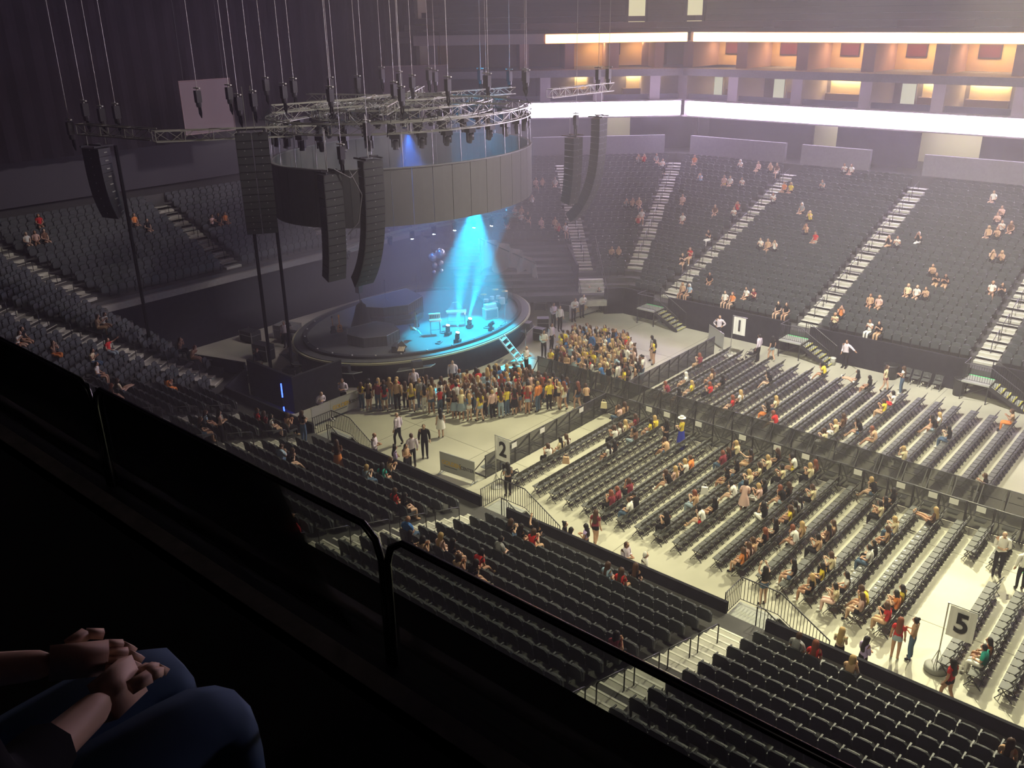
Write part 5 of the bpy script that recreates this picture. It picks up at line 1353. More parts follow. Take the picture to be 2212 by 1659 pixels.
d = struct(put('door_3', None, (-42.7, 55.0, 0), math.radians(46))); m = MB(); m.box((0, 0, 1.05), (.95, .06, 2.1)); m.build('door_leaf', mat('tan_door', (0.50, 0.38, 0.15), 0.6), d)
m = MB(); m.box((-.52, 0, 1.08), (.08, .12, 2.16)); m.box((.52, 0, 1.08), (.08, .12, 2.16)); m.box((0, 0, 2.14), (1.1, .12, .08)); m.build('door_frame', DARKW, d)
m = MB(); m.box((.36, -.05, 1.75), (.14, .01, .3)); m.box((.38, -.05, 1.0), (.05, .05, .12)); m.build('door_handle', STEEL, d)
# ------------------------------------------------------------------ the round stage
EX, EY, EA, EB, SZ = -41.5, 38.15, 6.4, 8.73, 1.6
def ell(t, k=1.0): return (EX + EA * k * math.cos(t), EY + EB * k * math.sin(t))
def ering(mb, k0, k1, z0, z1, n=96, t0=0, t1=2 * PI):
    """solid ring of rectangular section following the stage outline"""
    closed = abs(t1 - t0 - 2 * PI) < 1e-6; N = n if closed else n + 1; vs = []; fs = []
    for i in range(N):
        t = t0 + (t1 - t0) * i / n
        for k, z in ((k0, z0), (k1, z0), (k1, z1), (k0, z1)): vs.append((*ell(t, k), z))
    for i in range(n):
        j = (i + 1) % N
        for q in range(4): fs.append((i * 4 + q, j * 4 + q, j * 4 + (q + 1) % 4, i * 4 + (q + 1) % 4))
    mb.add(vs, fs)
st = thing('stage', 'low round black stage with a padded lip and a thin lit rim', 'stage')
DECK = mat('stage_deck', (0.10, 0.105, 0.10), 0.55, noise=0.15, nscale=1.2, spec=0.4)
m = MB(); m.prism([ell(2 * PI * i / 96, 0.985) for i in range(96)], SZ - .12, SZ); m.build('deck', DECK, st)
m = MB(); ering(m, .955, .965, 0, SZ - .12); m.build('skirt', DRAPE, st)
m = MB(); ering(m, .985, 1.0, SZ - .16, SZ - .05); m.build('rim_edge', mat('rim_strip', (0.42, 0.42, 0.26), 0.5), st)
m = MB(); ering(m, .885, .918, SZ, SZ + .16); m.build('lip', mat('lip_padding', (0.03, 0.031, 0.035), 0.7), st)
for i in range(14):
    t = -2.5 + i * .22; x, y = ell(t, .90)
    m = MB(); m.lathe([(.05, 0), (.05, .05), (.02, .06)], 8, (x, y, SZ + .16)); m.build('rim_lamp', mat('dim_lamp', (0.5, 0.5, 0.48), 0.3), st)
# outer catwalk brackets with floor speakers
for n, (t, L, lab) in enumerate([(-1.75, 2.6, 'left'), (-1.15, 2.2, 'second'), (-.62, 2.4, 'third'), (.45, 1.9, 'right')]):
    x, y = ell(t, 1.06); a = math.atan2(EB * math.cos(t), -EA * math.sin(t))
    o = thing('catwalk_shelf', 'black shelf with a pale edge hung outside the stage rim, %s counted from the near end' % ordw(n + 1), 'shelf', (x, y, SZ - .35), a, 'shelves outside the stage rim')
    m = MB(); m.prism([(-L / 2, -.25), (L / 2 - .4, -.25), (L / 2, .1), (-L / 2 + .3, .3)], -.05, 0); m.build('board', mat('shelf_black', (0.04, 0.042, 0.045), 0.5), o)
    m = MB(); m.path([(-L / 2, -.26, .01), (L / 2 - .4, -.26, .01), (L / 2, .1, .01)], .02, 5); m.build('edge', mat('pale_edge', (0.35, 0.37, 0.33), 0.5), o)
    m = MB(); m.bar((-.5, 0, -.05), (-.5, .35, -.6), .05); m.bar((.5, 0, -.05), (.5, .35, -.6), .05); m.build('bracket', STEEL, o)
    sp = thing('front_fill_speaker', 'small black speaker box on the stage shelf, %s counted from the near end' % ordw(n + 1), 'speaker', (x, y, SZ - .35), a, 'front fill speakers')
    m = MB(); m.box((0.1, 0.02, .2), (.62, .38, .4), 0, .94); m.build('cabinet', STEEL, sp); m = MB(); m.box((.1, -.18, .2), (.54, .02, .32)); m.build('grille', mat('grille_dark', (0.05, 0.05, 0.055), 0.6), sp)
# risers
def riser(poly, z0, z1, label, stairs=None):
    o = thing('stage_riser', label, 'riser'); m = MB(); m.prism(poly, z0, z1); m.build('deck', mat('riser_black', (0.06, 0.064, 0.062), 0.55, noise=.12, nscale=2), o)
    m = MB(); m.path([(x, y, z1 + .005) for x, y in poly], .018, 5, True); m.build('edge', mat('edge_trim', (0.22, 0.23, 0.22), 0.4, metal=.4), o)
    m = MB()
    for (a, b) in zip(poly, poly[1:] + poly[:1]):
        n = max(1, int(math.dist(a, b) / .28))
        for i in range(n): x, y = a[0] + (b[0] - a[0]) * i / n, a[1] + (b[1] - a[1]) * i / n; m.bar((x, y, z0), (x, y, z1 - .03), .015)
    stuff(m.build('skirt_pleats', DRAPE, o)); return o
riser([(-42.3, 33.0), (-41.4, 32.3), (-40.1, 32.45), (-39.3, 33.6), (-39.6, 34.9), (-40.7, 35.4), (-41.9, 35.1)], SZ, 2.22, 'low hexagonal black riser at the near end of the stage')
o = riser([(-45.0, 36.5), (-43.5, 35.6), (-42.5, 36.2), (-41.7, 37.6), (-42.4, 39.6), (-44.6, 40.2)], SZ, 2.72, 'higher hexagonal black riser in the middle of the stage')
for i, (dz, ex) in enumerate(((.28, .55), (.55, .28))):
    m = MB(); m.prism([(-43.5, 35.6 - ex), (-42.2, 36.2 - ex * .7), (-41.7 + ex, 37.6), (-42.2 + ex, 38.9), (-42.4, 38.8), (-42.5, 36.4)], SZ, SZ + .27 + .28 * i); m.build('step', mat('riser_black', (0.06, 0.064, 0.062), 0.55), o)
riser([(-42.0, 44.2), (-39.9, 43.1), (-39.3, 44.6), (-40.6, 46.2), (-42.4, 45.9)], SZ, 1.95, 'low riser under the drum kit at the far end of the stage')
# draped tower
o = thing('draped_tower', 'tall object under black cloth beside the low riser', 'cloth cover', (-42.6, 34.5, SZ)); m = MB()
m.lathe([(.75, 0), (.62, .5), (.42, 1.2), (.30, 1.7), (.12, 1.85), (.10, 1.86)], 14)
for i in range(len(m.v)):
    x, y, z = m.v[i]; a = math.atan2(y, x); k = 1 + .13 * math.sin(a * 5) * (1 - z / 2); m.v[i] = (x * k, y * k, z)
m.build('cloth', BLACK, o, True); m = MB(); m.bar((-.05, 0, 1.8), (-.2, .1, 2.5), .06); m.box((-.2, .1, 2.7), (.35, .3, .5)); m.build('lamp_top', STEEL, o)

# instruments
WOOD = mat('guitar_wood', (0.62, 0.28, 0.06), 0.35, spec=.5); CREAM = mat('amp_cream', (0.70, 0.68, 0.62), 0.55); CHROME = mat('chrome', (0.6, 0.6, 0.6), 0.2, metal=.9)
def guitar(x, y, z, rz, tilt, label, body, acoustic=True, lie=False):
    o = thing('guitar', label, 'guitar', (x, y, z), rz)
    prof = [(0, .155), (.06, .195), (.13, .20), (.20, .16), (.27, .125), (.34, .15), (.42, .145), (.48, .08), (.49, .02)]
    P = [(w_, h_) for h_, w_ in prof]; poly = [(w_, h_) for w_, h_ in P] + [(-w_, h_) for w_, h_ in reversed(P)]
    def place(mb): mb.rot(Matrix.Rotation(tilt, 4, 'Y') @ Matrix(((0, 0, 1, 0), (1, 0, 0, 0), (0, 1, 0, 0), (0, 0, 0, 1)))); return mb
    m = MB(); m.prism(poly, -.05, .05); place(m).build('body', body, o)
    m = MB(); m.lathe([(.05, .051), (.05, .054), (.01, .055)], 12, (0, .30, 0)); m.box((0, .13, .055), (.16, .025, .012)); place(m).build('sound_hole', STEEL, o)
    m = MB(); m.box((0, .72, .045), (.055, .52, .025)); place(m).build('neck', mat('neck_wood', (0.30, 0.16, 0.07), 0.45) if body is not WOOD else WOOD, o)
    m = MB(); m.box((0, 1.04, .04), (.08, .17, .02))
    for s in (-1, 1):
        for q in (-.05, 0, .05): m.box((s * .05, 1.04 + q, .04), (.03, .014, .012))
    place(m).build('headstock', STEEL if body is not WOOD else WOOD, o)
    if not lie:
        m = MB(); m.bar((-.16, .14, -.05), (.06, .12, .12), .02); m.bar((-.16, -.14, -.05), (.06, -.12, .12), .02); m.bar((-.1, 0, -.04), (.02, 0, .5), .02); m.build('stand', STEEL, o)
guitar(-43.3, 33.25, SZ + .1, -.5, -.14, 'light acoustic guitar on a stand at the near end of the stage', WOOD)
guitar(-43.45, 32.85, SZ + .1, -.2, -.10, 'dark guitar with a light neck on a stand, left of the acoustic one', STEEL)
guitar(-39.0, 35.55, SZ + .55, -1.0, .95, 'pale electric guitar lying across a stand in the blue light', CREAM, lie=True)
guitar(-40.2, 36.9, SZ + .1, -.4, -.2, 'red-brown guitar leaning in the shade behind the synthesizer', mat('dark_red_wood', (0.28, 0.03, 0.03), 0.35))
def amp(x, y, rz, label):
    o = thing('guitar_amplifier', label, 'amplifier', (x, y, SZ), rz)
    m = MB(); m.box((0, 0, .36), (.45, .95, .72)); m.build('cabinet', CREAM, o); m = MB(); m.box((.23, 0, .34), (.012, .80, .56)); m.build('grille', mat('grille_grey', (0.25, 0.27, 0.3), 0.8), o)
    m = MB(); m.box((0, 0, .86), (.34, .8, .26)); m.box((.175, 0, .90), (.01, .7, .1)); m.build('head', CREAM, o); m = MB(); m.path([(0, -.14, .99), (0, -.1, 1.04), (0, .1, 1.04), (0, .14, .99)], .015, 5); m.build('handle', STEEL, o)
amp(-38.0, 41.45, -.35, 'cream guitar amplifier with grey speaker cloth on the lit part of the stage')
o = thing('drum_kit', 'drum kit with a pale bass drum right behind the amplifier', 'drums', (-38.9, 43.0, SZ), -.5)
m = MB(); m.lathe([(.02, -.2), (.29, -.2), (.30, .2), (.02, .2)], 20); m.rot(Matrix.Translation((0, 0, .30)) @ Matrix.Rotation(PI / 2, 4, 'Y')); m.build('bass_drum', CREAM, o)
m = MB(); m.lathe([(.28, .21), (.30, .21), (.30, .24), (.28, .24)], 20); m.rot(Matrix.Translation((0, 0, .30)) @ Matrix.Rotation(PI / 2, 4, 'Y')); m.build('hoop', STEEL, o)
for q, (x, y, z, r_, h_) in enumerate([(-.25, .55, .30, .2, .42), (-.55, -.5, .5, .18, .16), (-.1, -.22, .75, .15, .2), (-.1, .22, .75, .15, .2)]):
    m = MB(); m.lathe([(.01, 0), (r_, 0), (r_, h_), (.01, h_)], 16, (x, y, z)); m.build('tom_drum', CREAM, o)
    m = MB(); m.bar((x, y, 0), (x, y, z), .025); m.build('leg', CHROME, o)
for (x, y, z) in ((-.3, .75, 1.15), (-.3, -.75, 1.1), (-.6, .2, 1.25)):
    m = MB(); m.lathe([(.02, .02), (.22, 0), (.02, .025)], 16, (x, y, z)); m.build('cymbal', mat('brass', (0.6, 0.45, 0.15), 0.3, metal=.9), o); m = MB(); m.bar((x, y, 0), (x, y, z), .02); m.bar((x, y, .3), (x + .2, y, 0), .02); m.bar((x, y, .3), (x - .15, y + .15, 0), .02); m.build('stand', CHROME, o)
def keys(x, y, rz, wd, label, tilt=False):
    o = thing('keyboard', label, 'keyboard', (x, y, SZ), rz)
    m = MB(); m.box((0, 0, .9), (.38, wd, .11)); m.build('case', CREAM, o); m = MB(); m.box((.08, 0, .965), (.16, wd - .08, .02)); m.build('key_bed', WHITEP, o)
    m = MB()
    for i in range(int(wd / .06)): m.box((.04, -wd / 2 + .08 + i * .06, .98), (.09, .02, .014))
    stuff(m.build('black_keys', STEEL, o))
    for s in (-1, 1):
        for q in (-1, 1): m = MB(); m.tube((q * .15, s * (wd / 2 - .08), 0), (q * .15, s * (wd / 2 - .08), .86), .018, 6); m.build('leg', CHROME, o)
    m = MB(); m.bar((-.15, -wd / 2 + .08, .2), (-.15, wd / 2 - .08, .2), .02); m.build('crossbar', CHROME, o); return o
o = keys(-38.75, 39.05, -.75, 1.25, 'keyboard on chrome legs where the two light beams cross')
m = MB(); m.bar((-.2, -.55, .95), (-.25, -.2, 1.45), .02); m.bar((-.2, .55, .95), (-.25, .2, 1.45), .02); m.bar((-.25, -.2, 1.45), (-.25, .2, 1.45), .02); m.build('music_rest', CHROME, o)
o = keys(-38.6, 37.0, -.6, .75, 'small stacked synthesizer on tall legs in the blue light')
m = MB(); m.box((-.12, 0, 1.12), (.12, .7, .34)); m.build('panel', CREAM, o); m = MB()
for i in range(6): m.box((-.05, -.27 + .11 * i, 1.12), (.02, .05, .2))
m.build('fader', STEEL, o)
def mic(x, y, z, h, boom, label, disc=False):
    o = thing('microphone_stand', label, 'microphone stand', (x, y, z)); m = MB()
    if disc: m.lathe([(.30, 0), (.30, .02), (.05, .05)], 16)
    else:
        for k in range(3): m.bar((0, 0, .22), (.3 * math.cos(k * 2.1), .3 * math.sin(k * 2.1), 0), .02)
    m.build('base', CHROME, o); m = MB(); m.tube((0, 0, .02), (0, 0, h), .016, 6); m.tube((0, 0, h), (boom * .6, -boom * .5, h + .35 * (1 if boom else 0) + .01), .012, 6); m.build('pole', CHROME, o)
    m = MB(); m.lathe([(.01, -.04), (.035, -.02), (.035, .03), (.015, .05)], 8, (boom * .6, -boom * .5, h + .36 * (1 if boom else 0))); m.build('microphone', STEEL, o)
mic(-36.4, 41.1, SZ, 1.3, .7, 'tall microphone stand with a boom at the right front of the stage')
mic(-39.6, 36.4, SZ, 1.0, .4, 'short microphone stand by the low riser edge'); mic(-39.3, 45.2, SZ, 1.3, -.5, 'microphone stand at the drum riser'); mic(-45.0, 41.5, SZ, 1.4, .5, 'microphone stand at the dim rear of the stage')
mic(-43.6, 37.4, 2.72, 1.1, .5, 'microphone stand on the middle riser')
def pedal(x, y, label):
    o = thing('foot_pedal', label, 'pedal', (x, y, SZ), .4); m = MB(); m.box((0, 0, .03), (.3, .45, .06)); m.build('base', mat('pedal_grey', (0.12, 0.14, 0.15), 0.4), o); m = MB(); m.bar((-.12, 0, .06), (.12, 0, .13), .1, .03); m.build('treadle', STEEL, o)
for a in [(-37.2, 35.9, 'foot pedal on the lit floor left of the lamps'), (-36.25, 40.6, 'foot pedal below the tall microphone stand'), (-38.35, 37.45, 'foot pedal under the stacked synthesizer'), (-36.9, 39.9, 'small pedal between the lamps and the amplifier')]: pedal(*a)
o = thing('floor_monitor', 'black wedge monitor with pale top at the front edge of the blue light', 'speaker', (-38.1, 33.4, SZ), .6); m = MB(); m.add([(-.3, -.4, 0), (.3, -.4, 0), (.3, .4, 0), (-.3, .4, 0), (-.3, -.4, .4), (-.05, -.4, .42), (-.05, .4, .42), (-.3, .4, .4)], [(3, 2, 1, 0), (4, 5, 6, 7), (0, 1, 5, 4), (1, 2, 6, 5), (2, 3, 7, 6), (3, 0, 4, 7)]); m.build('cabinet', STEEL, o); m = MB(); m.bar((.28, 0, .05), (-.03, 0, .42), .72, .01, (0, 1, 0)); m.build('grille', mat('grille_grey', (0.25, 0.27, 0.3), 0.8), o)
o = thing('bench', 'small slatted wooden bench at the stage edge by the wedge monitor', 'bench', (-37.6, 33.2, SZ), .7); 
for i in range(4): m = MB(); m.box((-.15 + .1 * i, 0, .3), (.08, .8, .03)); m.build('slat', mat('pale_wood', (0.5, 0.4, 0.25), 0.6), o)
for s in (-1, 1): m = MB(); m.box((0, s * .32, .14), (.36, .05, .28)); m.build('leg', STEEL, o)
# moving-head lamps on the deck, some burning
LENS_ON = mat('burning_lens', (1, 1, 1), 0.3, emit=(0.75, 0.95, 1.0), estr=60); LENS_OFF = mat('dark_lens', (0.05, 0.06, 0.08), 0.15)
BEAM = (0.0, 0.45, 1.0)
def moving_head(x, y, z, rz, pitch, label, on, up=True, group='moving-head lamps on the stage', sc=1.0):
    o = thing('moving_head_lamp', label, 'stage lamp', (x, y, z), rz, group); sgn = 1 if up else -1
    m = MB(); m.box((0, 0, sgn * .09 * sc), (.36 * sc, .36 * sc, .18 * sc)); m.build('base', STEEL, o)
    m = MB()
    for s in (-1, 1): m.box((0, s * .16 * sc, sgn * .34 * sc), (.12 * sc, .05 * sc, .36 * sc))
    m.build('yoke', STEEL, o)
    M = Matrix.Translation((0, 0, sgn * .42 * sc)) @ Matrix.Rotation(pitch, 4, 'Y')
    m = MB(); m.lathe([(.09 * sc, -.2 * sc), (.13 * sc, -.12 * sc), (.12 * sc, .12 * sc), (.13 * sc, .2 * sc)], 12); m.rot(M); h = m.build('head', STEEL, o)
    m = MB(); m.lathe([(.11 * sc, .2 * sc), (.11 * sc, .215 * sc)], 12); m.rot(M); m.build('lens', LENS_ON if on else LENS_OFF, h); return o
moving_head(-37.85, 37.35, SZ, .3, .1, 'moving-head lamp left of the front beam, head up and burning', True)
moving_head(-36.45, 36.75, SZ, .3, .15, 'moving-head lamp nearest the lip, throwing the tall beam', True)
moving_head(-37.75, 39.2, SZ, .2, .3, 'moving-head lamp under the keyboard, right of the beams', True)
moving_head(-36.3, 39.65, SZ, .6, .9, 'dark moving-head lamp tilted on the lit floor by the amplifier', False)
# ladder steps down to the floor
o = thing('access_steps', 'pale metal ladder steps from the lit stage rim down to the floor', 'ladder', (-34.9, 39.3, 0), .35)
for s in (-1, 1): m = MB(); m.bar((-.2, s * .38, SZ - .02), (1.15, s * .38, .02), .05, .09); m.build('rail', mat('pale_metal', (0.6, 0.62, 0.6), 0.4), o)
for i in range(5): t = (i + .6) / 5.4; m = MB(); m.box((-.2 + 1.35 * t, 0, SZ * (1 - t)), (.22, .72, .03)); m.build('tread', mat('blue_grey_tread', (0.3, 0.4, 0.42), 0.5), o)
mic(-34.4, 40.75, 0, 1.9, 0.0, 'tall stand with a wide round base on the floor by the ladder', True)
# bunched cloth on a tall stand, and the tall pale box
o = thing('hanging_cloth', 'big bunched beige cloth hanging right behind the stage', 'cloth', (-44.2, 47.3, 0)); m = MB(); vs = []; fs = []; n, k = 26, 9
for j in range(k + 1):
    for i in range(n + 1):
        u = i / n; t = j / k; top = 4.9 - 1.9 * u ** 2; bot = 2.3 + 1.0 * abs(math.sin(u * 9)) * .5 - .6 * (u > .8); z = top + (bot - top) * t
        vs.append((u * 3.6 - .2, u * 2.6 + .25 * math.sin(u * 30 + t * 2) + .2 * t * math.sin(u * 17), z))
for j in range(k):
    for i in range(n): a = j * (n + 1) + i; fs.append((a, a + 1, a + n + 2, a + n + 1))
m.add(vs, fs); m.build('folds', mat('beige_cloth', (0.55, 0.42, 0.38), 0.85), o, True)
m = MB(); m.tube((0, 0, 0), (0, 0, 4.95), .05, 6); m.tube((3.3, 2.4, 0), (3.3, 2.4, 3.1), .05, 6); m.bar((0, 0, 4.9), (3.3, 2.4, 3.1), .06); m.build('pole', STEEL, o)
case(-41.7, 50.9, .8, .8, 2.1, .5, 'tall pale pink locker right behind the stage', mat('pale_locker', (0.55, 0.48, 0.48), 0.6))
# silver balloon cluster hanging over the rear of the stage
o = thing('balloon_cluster', 'silver balloon figures floating over the dim rear of the stage', 'balloons', (-45.4, 43.6, 3.2))
for i, (x, y, z, r_) in enumerate([(0, 0, .9, .34), (.25, .5, 1.1, .4), (.05, .1, .3, .22), (.2, .55, .35, .25), (0, .05, -.2, .15), (.2, .6, -.2, .16)]):
    m = MB(); m.lathe([(.02, -r_), (r_ * .8, -r_ * .6), (r_, 0), (r_ * .8, r_ * .6), (.02, r_)], 10, (x, y, z)); m.build('balloon', mat('silver_foil', (0.55, 0.58, 0.62), 0.25, metal=.6), o, True)
m = MB(); m.tube((.1, .3, -1.6), (.1, .3, .6), .006, 4); m.build('string', STEEL, o)
# ------------------------------------------------------------------ the ring screen and the flying rig
rs = thing('ring_screen', 'big dark ring-shaped video screen hung above the round stage', 'video screen')
SCR = mat('dark_led_panel', (0.13, 0.135, 0.125), 0.65, noise=.06, nscale=3)
NP = 44
for i in range(NP):
    t0, t1 = 2 * PI * i / NP, 2 * PI * (i + 1) / NP; m = MB(); vs = []
    for t in (t0 + .002, (t0 + t1) / 2, t1 - .002):
        for k, z in ((1.0, 9.45), (1.015, 9.45), (1.015, 12.5), (1.0, 12.5)): vs.append((*ell(t, k), z))
    m.add(vs, [(q + 4 * s, q + 4 * s + 4, (q + 1) % 4 + 4 * s + 4, (q + 1) % 4 + 4 * s) for s in (0, 1) for q in range(4)] + [(0, 1, 2, 3), (11, 10, 9, 8)]); m.build('led_panel', SCR, rs)
m = MB(); ering(m, .995, 1.02, 12.5, 12.56, 64); m.build('top_edge', mat('edge_trim', (0.22, 0.23, 0.22), 0.4, metal=.4), rs)
m = MB()
for i in range(30):
    t = 2 * PI * i / 30; m.tube((*ell(t, 1.008), 12.5), (*ell(t, 1.0), 14.4), .018, 5)
stuff(m.build('hanging_rods', ALU, rs))
def truss(mb, pts, wd, ht, closed=False, n=4):
    """box truss along a polyline: four chords, zig-zag lacing"""
    P = [Vector(p) for p in pts]; N = len(P); ch = []
    for i in range(N):
        a = (P[(i + 1) % N] - P[i - 1]) if closed else P[min(i + 1, N - 1)] - P[max(i - 1, 0)]; a.z = 0; a.normalize(); s = Vector((-a.y, a.x, 0)) * (wd / 2)
        ch.append([P[i] + s, P[i] - s, P[i] - s + Vector((0, 0, ht)), P[i] + s + Vector((0, 0, ht))])
    for i in range(N if closed else N - 1):
        j = (i + 1) % N
        for q in range(4):
            mb.bar(ch[i][q], ch[j][q], .05); r = (q + 1) % 4
            mb.bar(ch[i][q], ch[j][r] if i % 2 else ch[i][r], .025); mb.bar(ch[i][q] if i % 2 else ch[i][r], ch[j][r] if i % 2 else ch[j][q], .022)
TRM = mat('rig_aluminium', (0.36, 0.37, 0.31), 0.4, metal=.7)
rg = thing('ring_truss', 'three nested oval lighting trusses hung above the ring screen', 'truss')
for k, z, n in ((.98, 14.3, 44), (.66, 14.7, 30), (.34, 15.0, 18)):
    m = MB(); truss(m, [(*ell(2 * PI * i / n, k), z) for i in range(n)], .5, .55, True); m.build('oval_truss', TRM, rg)
for a in range(6):
    t = a * PI / 3 + .3; m = MB(); p, q = ell(t, .30), ell(t, .98); truss(m, [(p[0] + (q[0] - p[0]) * i / 8, p[1] + (q[1] - p[1]) * i / 8, 15.25) for i in range(9)], .4, .4); m.build('cross_truss', TRM, rg)
m = MB(); rr = random.Random(4)
for i in range(90):
    t = rr.uniform(0, 2 * PI); k = rr.choice((.34, .66, .66, .98, .98)); x, y = ell(t, k); L = rr.uniform(.4, 1.5)
    p = [(x, y, 15.3), (x + rr.uniform(-.5, .5), y + rr.uniform(-.5, .5), 15.0 - L * .6), (x + rr.uniform(-.9, .9), y + rr.uniform(-.9, .9), 14.9)]; m.path(p, .022, 4)
stuff(m.build('loose_cables', STEEL, rg))
k = 0
for kk, n in ((.98, 34), (.66, 22), (.34, 10)):
    for i in range(n):
        t = 2 * PI * (i + .37 * (kk > .5)) / n; x, y = ell(t, kk); k += 1
        moving_head(x, y, 14.25 + (.98 - kk) * .9, t, rr.uniform(-.5, .5) + PI, 'dark moving-head lamp hanging from the %s oval truss, %s around from the audience side' % ({.98: 'outer', .66: 'middle', .34: 'inner'}[kk], ordw(i + 1)), False, False, 'lamps hanging in the rig', 1.25)
# small fixtures and dotted light strings along the lower edge behind the stage
for i in range(9):
    t = 1.55 + i * .2; x, y = ell(t, 1.02); z = 6.9 - .35 * i * .6
    on = i in (1, 2, 3, 4, 5, 7)
    moving_head(x, y, z, math.atan2(EY - y, EX - x), PI - .35, 'small blue-burning lamp on the rear edge of the rig, %s from the far side' % ordw(i + 1), on, False, 'lamps behind the stage', .9)
    o = thing('light_string', 'dotted vertical light string behind the stage, %s from the far side' % ordw(i + 1), 'light string', (x, y, z), 0, 'light strings behind the stage')
    m = MB(); m.tube((0, 0, 0), (0, 0, 9.6 - z), .02, 5); m.build('cord', STEEL, o); m = MB()
    for q in range(int((9.4 - z) / .3)): m.box((0, 0, .2 + .3 * q), (.08, .08, .08))
    stuff(m.build('bulbs', mat('dull_bulb', (0.5, 0.5, 0.5), 0.4), o))
o = thing('rear_truss', 'curved truss carrying the small lamps behind the stage', 'truss'); m = MB(); truss(m, [(*ell(1.4 + i * .1, 1.03), 7.05 - .11 * i) for i in range(19)], .3, .3); m.build('chords', TRM, o)
# chain hoists and their chains
HX = [(-45.9, 27.2), (-44.9, 28.5), (-46.8, 32.2), (-42.9, 31.3), (-46.9, 37.0), (-44.8, 37.4), (-44.1, 40.2), (-43.4, 42.1), (-40.8, 44.6), (-40.9, 47.0), (-37.8, 41.5), (-36.2, 36.5), (-37.0, 33.8), (-38.9, 30.6), (-41.5, 29.6), (-47.2, 41.5), (-46.2, 45.4), (-43.4, 46.9), (-39.0, 46.3), (-36.6, 43.6), (-40.0, 36.0), (-42.2, 39.5)]
def hoist(x, y, z, label, top=40.0):
    o = thing('chain_hoist', label, 'hoist', (x, y, z), 0, 'chain hoists over the stage')
    m = MB(); m.box((0, 0, .55), (.26, .30, .62)); m.lathe([(.13, 0), (.15, .1), (.15, .24), (.10, .3)], 10); m.build('motor', STEEL, o)
    m = MB(); m.bar((-.28, 0, .98), (.28, 0, .98), .09, .06); m.bar((0, 0, .86), (0, 0, 1.05), .05); m.build('hook_bar', mat('pale_hook', (0.5, 0.5, 0.46), 0.4), o)
    m = MB(); m.tube((.02, 0, 1.0), (.02, 0, top - z), .016, 5); m.build('chain', mat('galvanised_chain', (0.42, 0.42, 0.40), 0.4, metal=.5), o); m = MB(); m.path([(-.12, .05, .3), (-.16, .08, -.35), (-.1, .12, -.55), (-.02, .1, -.3), (0, .05, .2)], .05, 5); m.build('chain_bag', BLACK, o)
for n, (x, y) in enumerate(HX): hoist(x, y, 15.6 + .12 * (n % 4), 'black chain hoist with a pale hook bar above the ring rig, %s of those hanging over the ovals' % ordw(n + 1))
# line arrays
CAB = mat('speaker_black', (0.035, 0.036, 0.038), 0.55, spec=.4); GRL = mat('speaker_grille', (0.05, 0.055, 0.05), 0.7)
def line_array(x, y, zt, n, face, bend, label, wd=1.0, hgt=.40, cols=1, dep=.62, rig_top=2.2, bump=True):
    o = thing('line_array', label, 'hanging speaker', (x, y, zt), face, 'hanging speaker columns')
    for c in range(cols):
        yo = (c - (cols - 1) / 2) * (wd + .04); px, pz, a = 0.0, 0.0, 0.0
        for i in range(n):
            a = bend * (i / n) ** 2; M = Matrix.Translation((px, yo, pz)) @ Matrix.Rotation(a, 4, 'Y')
            m = MB(); m.add([(-dep, -wd * .36, -.02), (0, -wd / 2, 0), (0, wd / 2, 0), (-dep, wd * .36, -.02), (-dep, -wd * .36, -hgt + .03), (0, -wd / 2, -hgt + .015), (0, wd / 2, -hgt + .015), (-dep, wd * .36, -hgt + .03)], [(0, 1, 2, 3), (7, 6, 5, 4), (4, 5, 1, 0), (5, 6, 2, 1), (6, 7, 3, 2), (7, 4, 0, 3)]); m.rot(M); cb = m.build('cabinet', CAB, o)
            m = MB(); m.box((.008, 0, -hgt / 2), (.012, wd * .94, hgt * .8)); m.rot(M); m.build('grille', GRL, cb)
            if bump: m = MB(); m.box((.02, 0, -.07), (.015, .05, .05)); m.box((-dep * .5, wd * .47, -hgt / 2), (.2, .03, .05)); m.rot(M); m.build('logo_plate', mat('small_badge', (0.35, 0.35, 0.33), 0.5), cb)
            px -= math.sin(a) * hgt; pz -= math.cos(a) * hgt
    m = MB()
    for yo in (-wd * .4 * cols, wd * .4 * cols): m.bar((.15, yo, .1), (-dep - .2, yo, .1), .08)
    m.bar((-.3, -wd * .45 * cols, .15), (-.3, wd * .45 * cols, .15), .08); m.build('fly_frame', STEEL, o)
    m = MB(); m.tube((-.1, -.2, .15), (-.1, -.2, rig_top), .02, 5); m.tube((-dep, .2, .15), (-dep, .2, rig_top), .02, 5); m.build('sling', TRM, o)
    return o
line_array(-40.0, 26.35, 14.72, 14, math.radians(-33), .55, 'side hanging speaker array of two flat columns left of the ring screen', .78, .385, 2, .5)
line_array(-36.6, 28.5, 12.75, 14, math.radians(-4), .25, 'shorter hanging subwoofer column left of the long curved one', 1.1, .40, 1, .8)
line_array(-35.8, 30.5, 13.25, 18, math.radians(-4), .75, 'long curved hanging speaker column before the near end of the ring screen', 1.25, .40, 1, .7)
line_array(-36.2, 48.35, 12.55, 11, math.radians(4), .25, 'shorter hanging subwoofer column right of the ring screen', 1.1, .40, 1, .8)
line_array(-35.6, 50.3, 13.65, 19, math.radians(10), .95, 'long curved hanging speaker column farthest right, against the far seats', 1.2, .40, 1, .7)
line_array(-47.5, 21.6, 13.9, 9, math.radians(-75), .5, 'dark hanging speaker cluster at the far left before the curtain', 1.2, .42, 1, .9, 1.0)
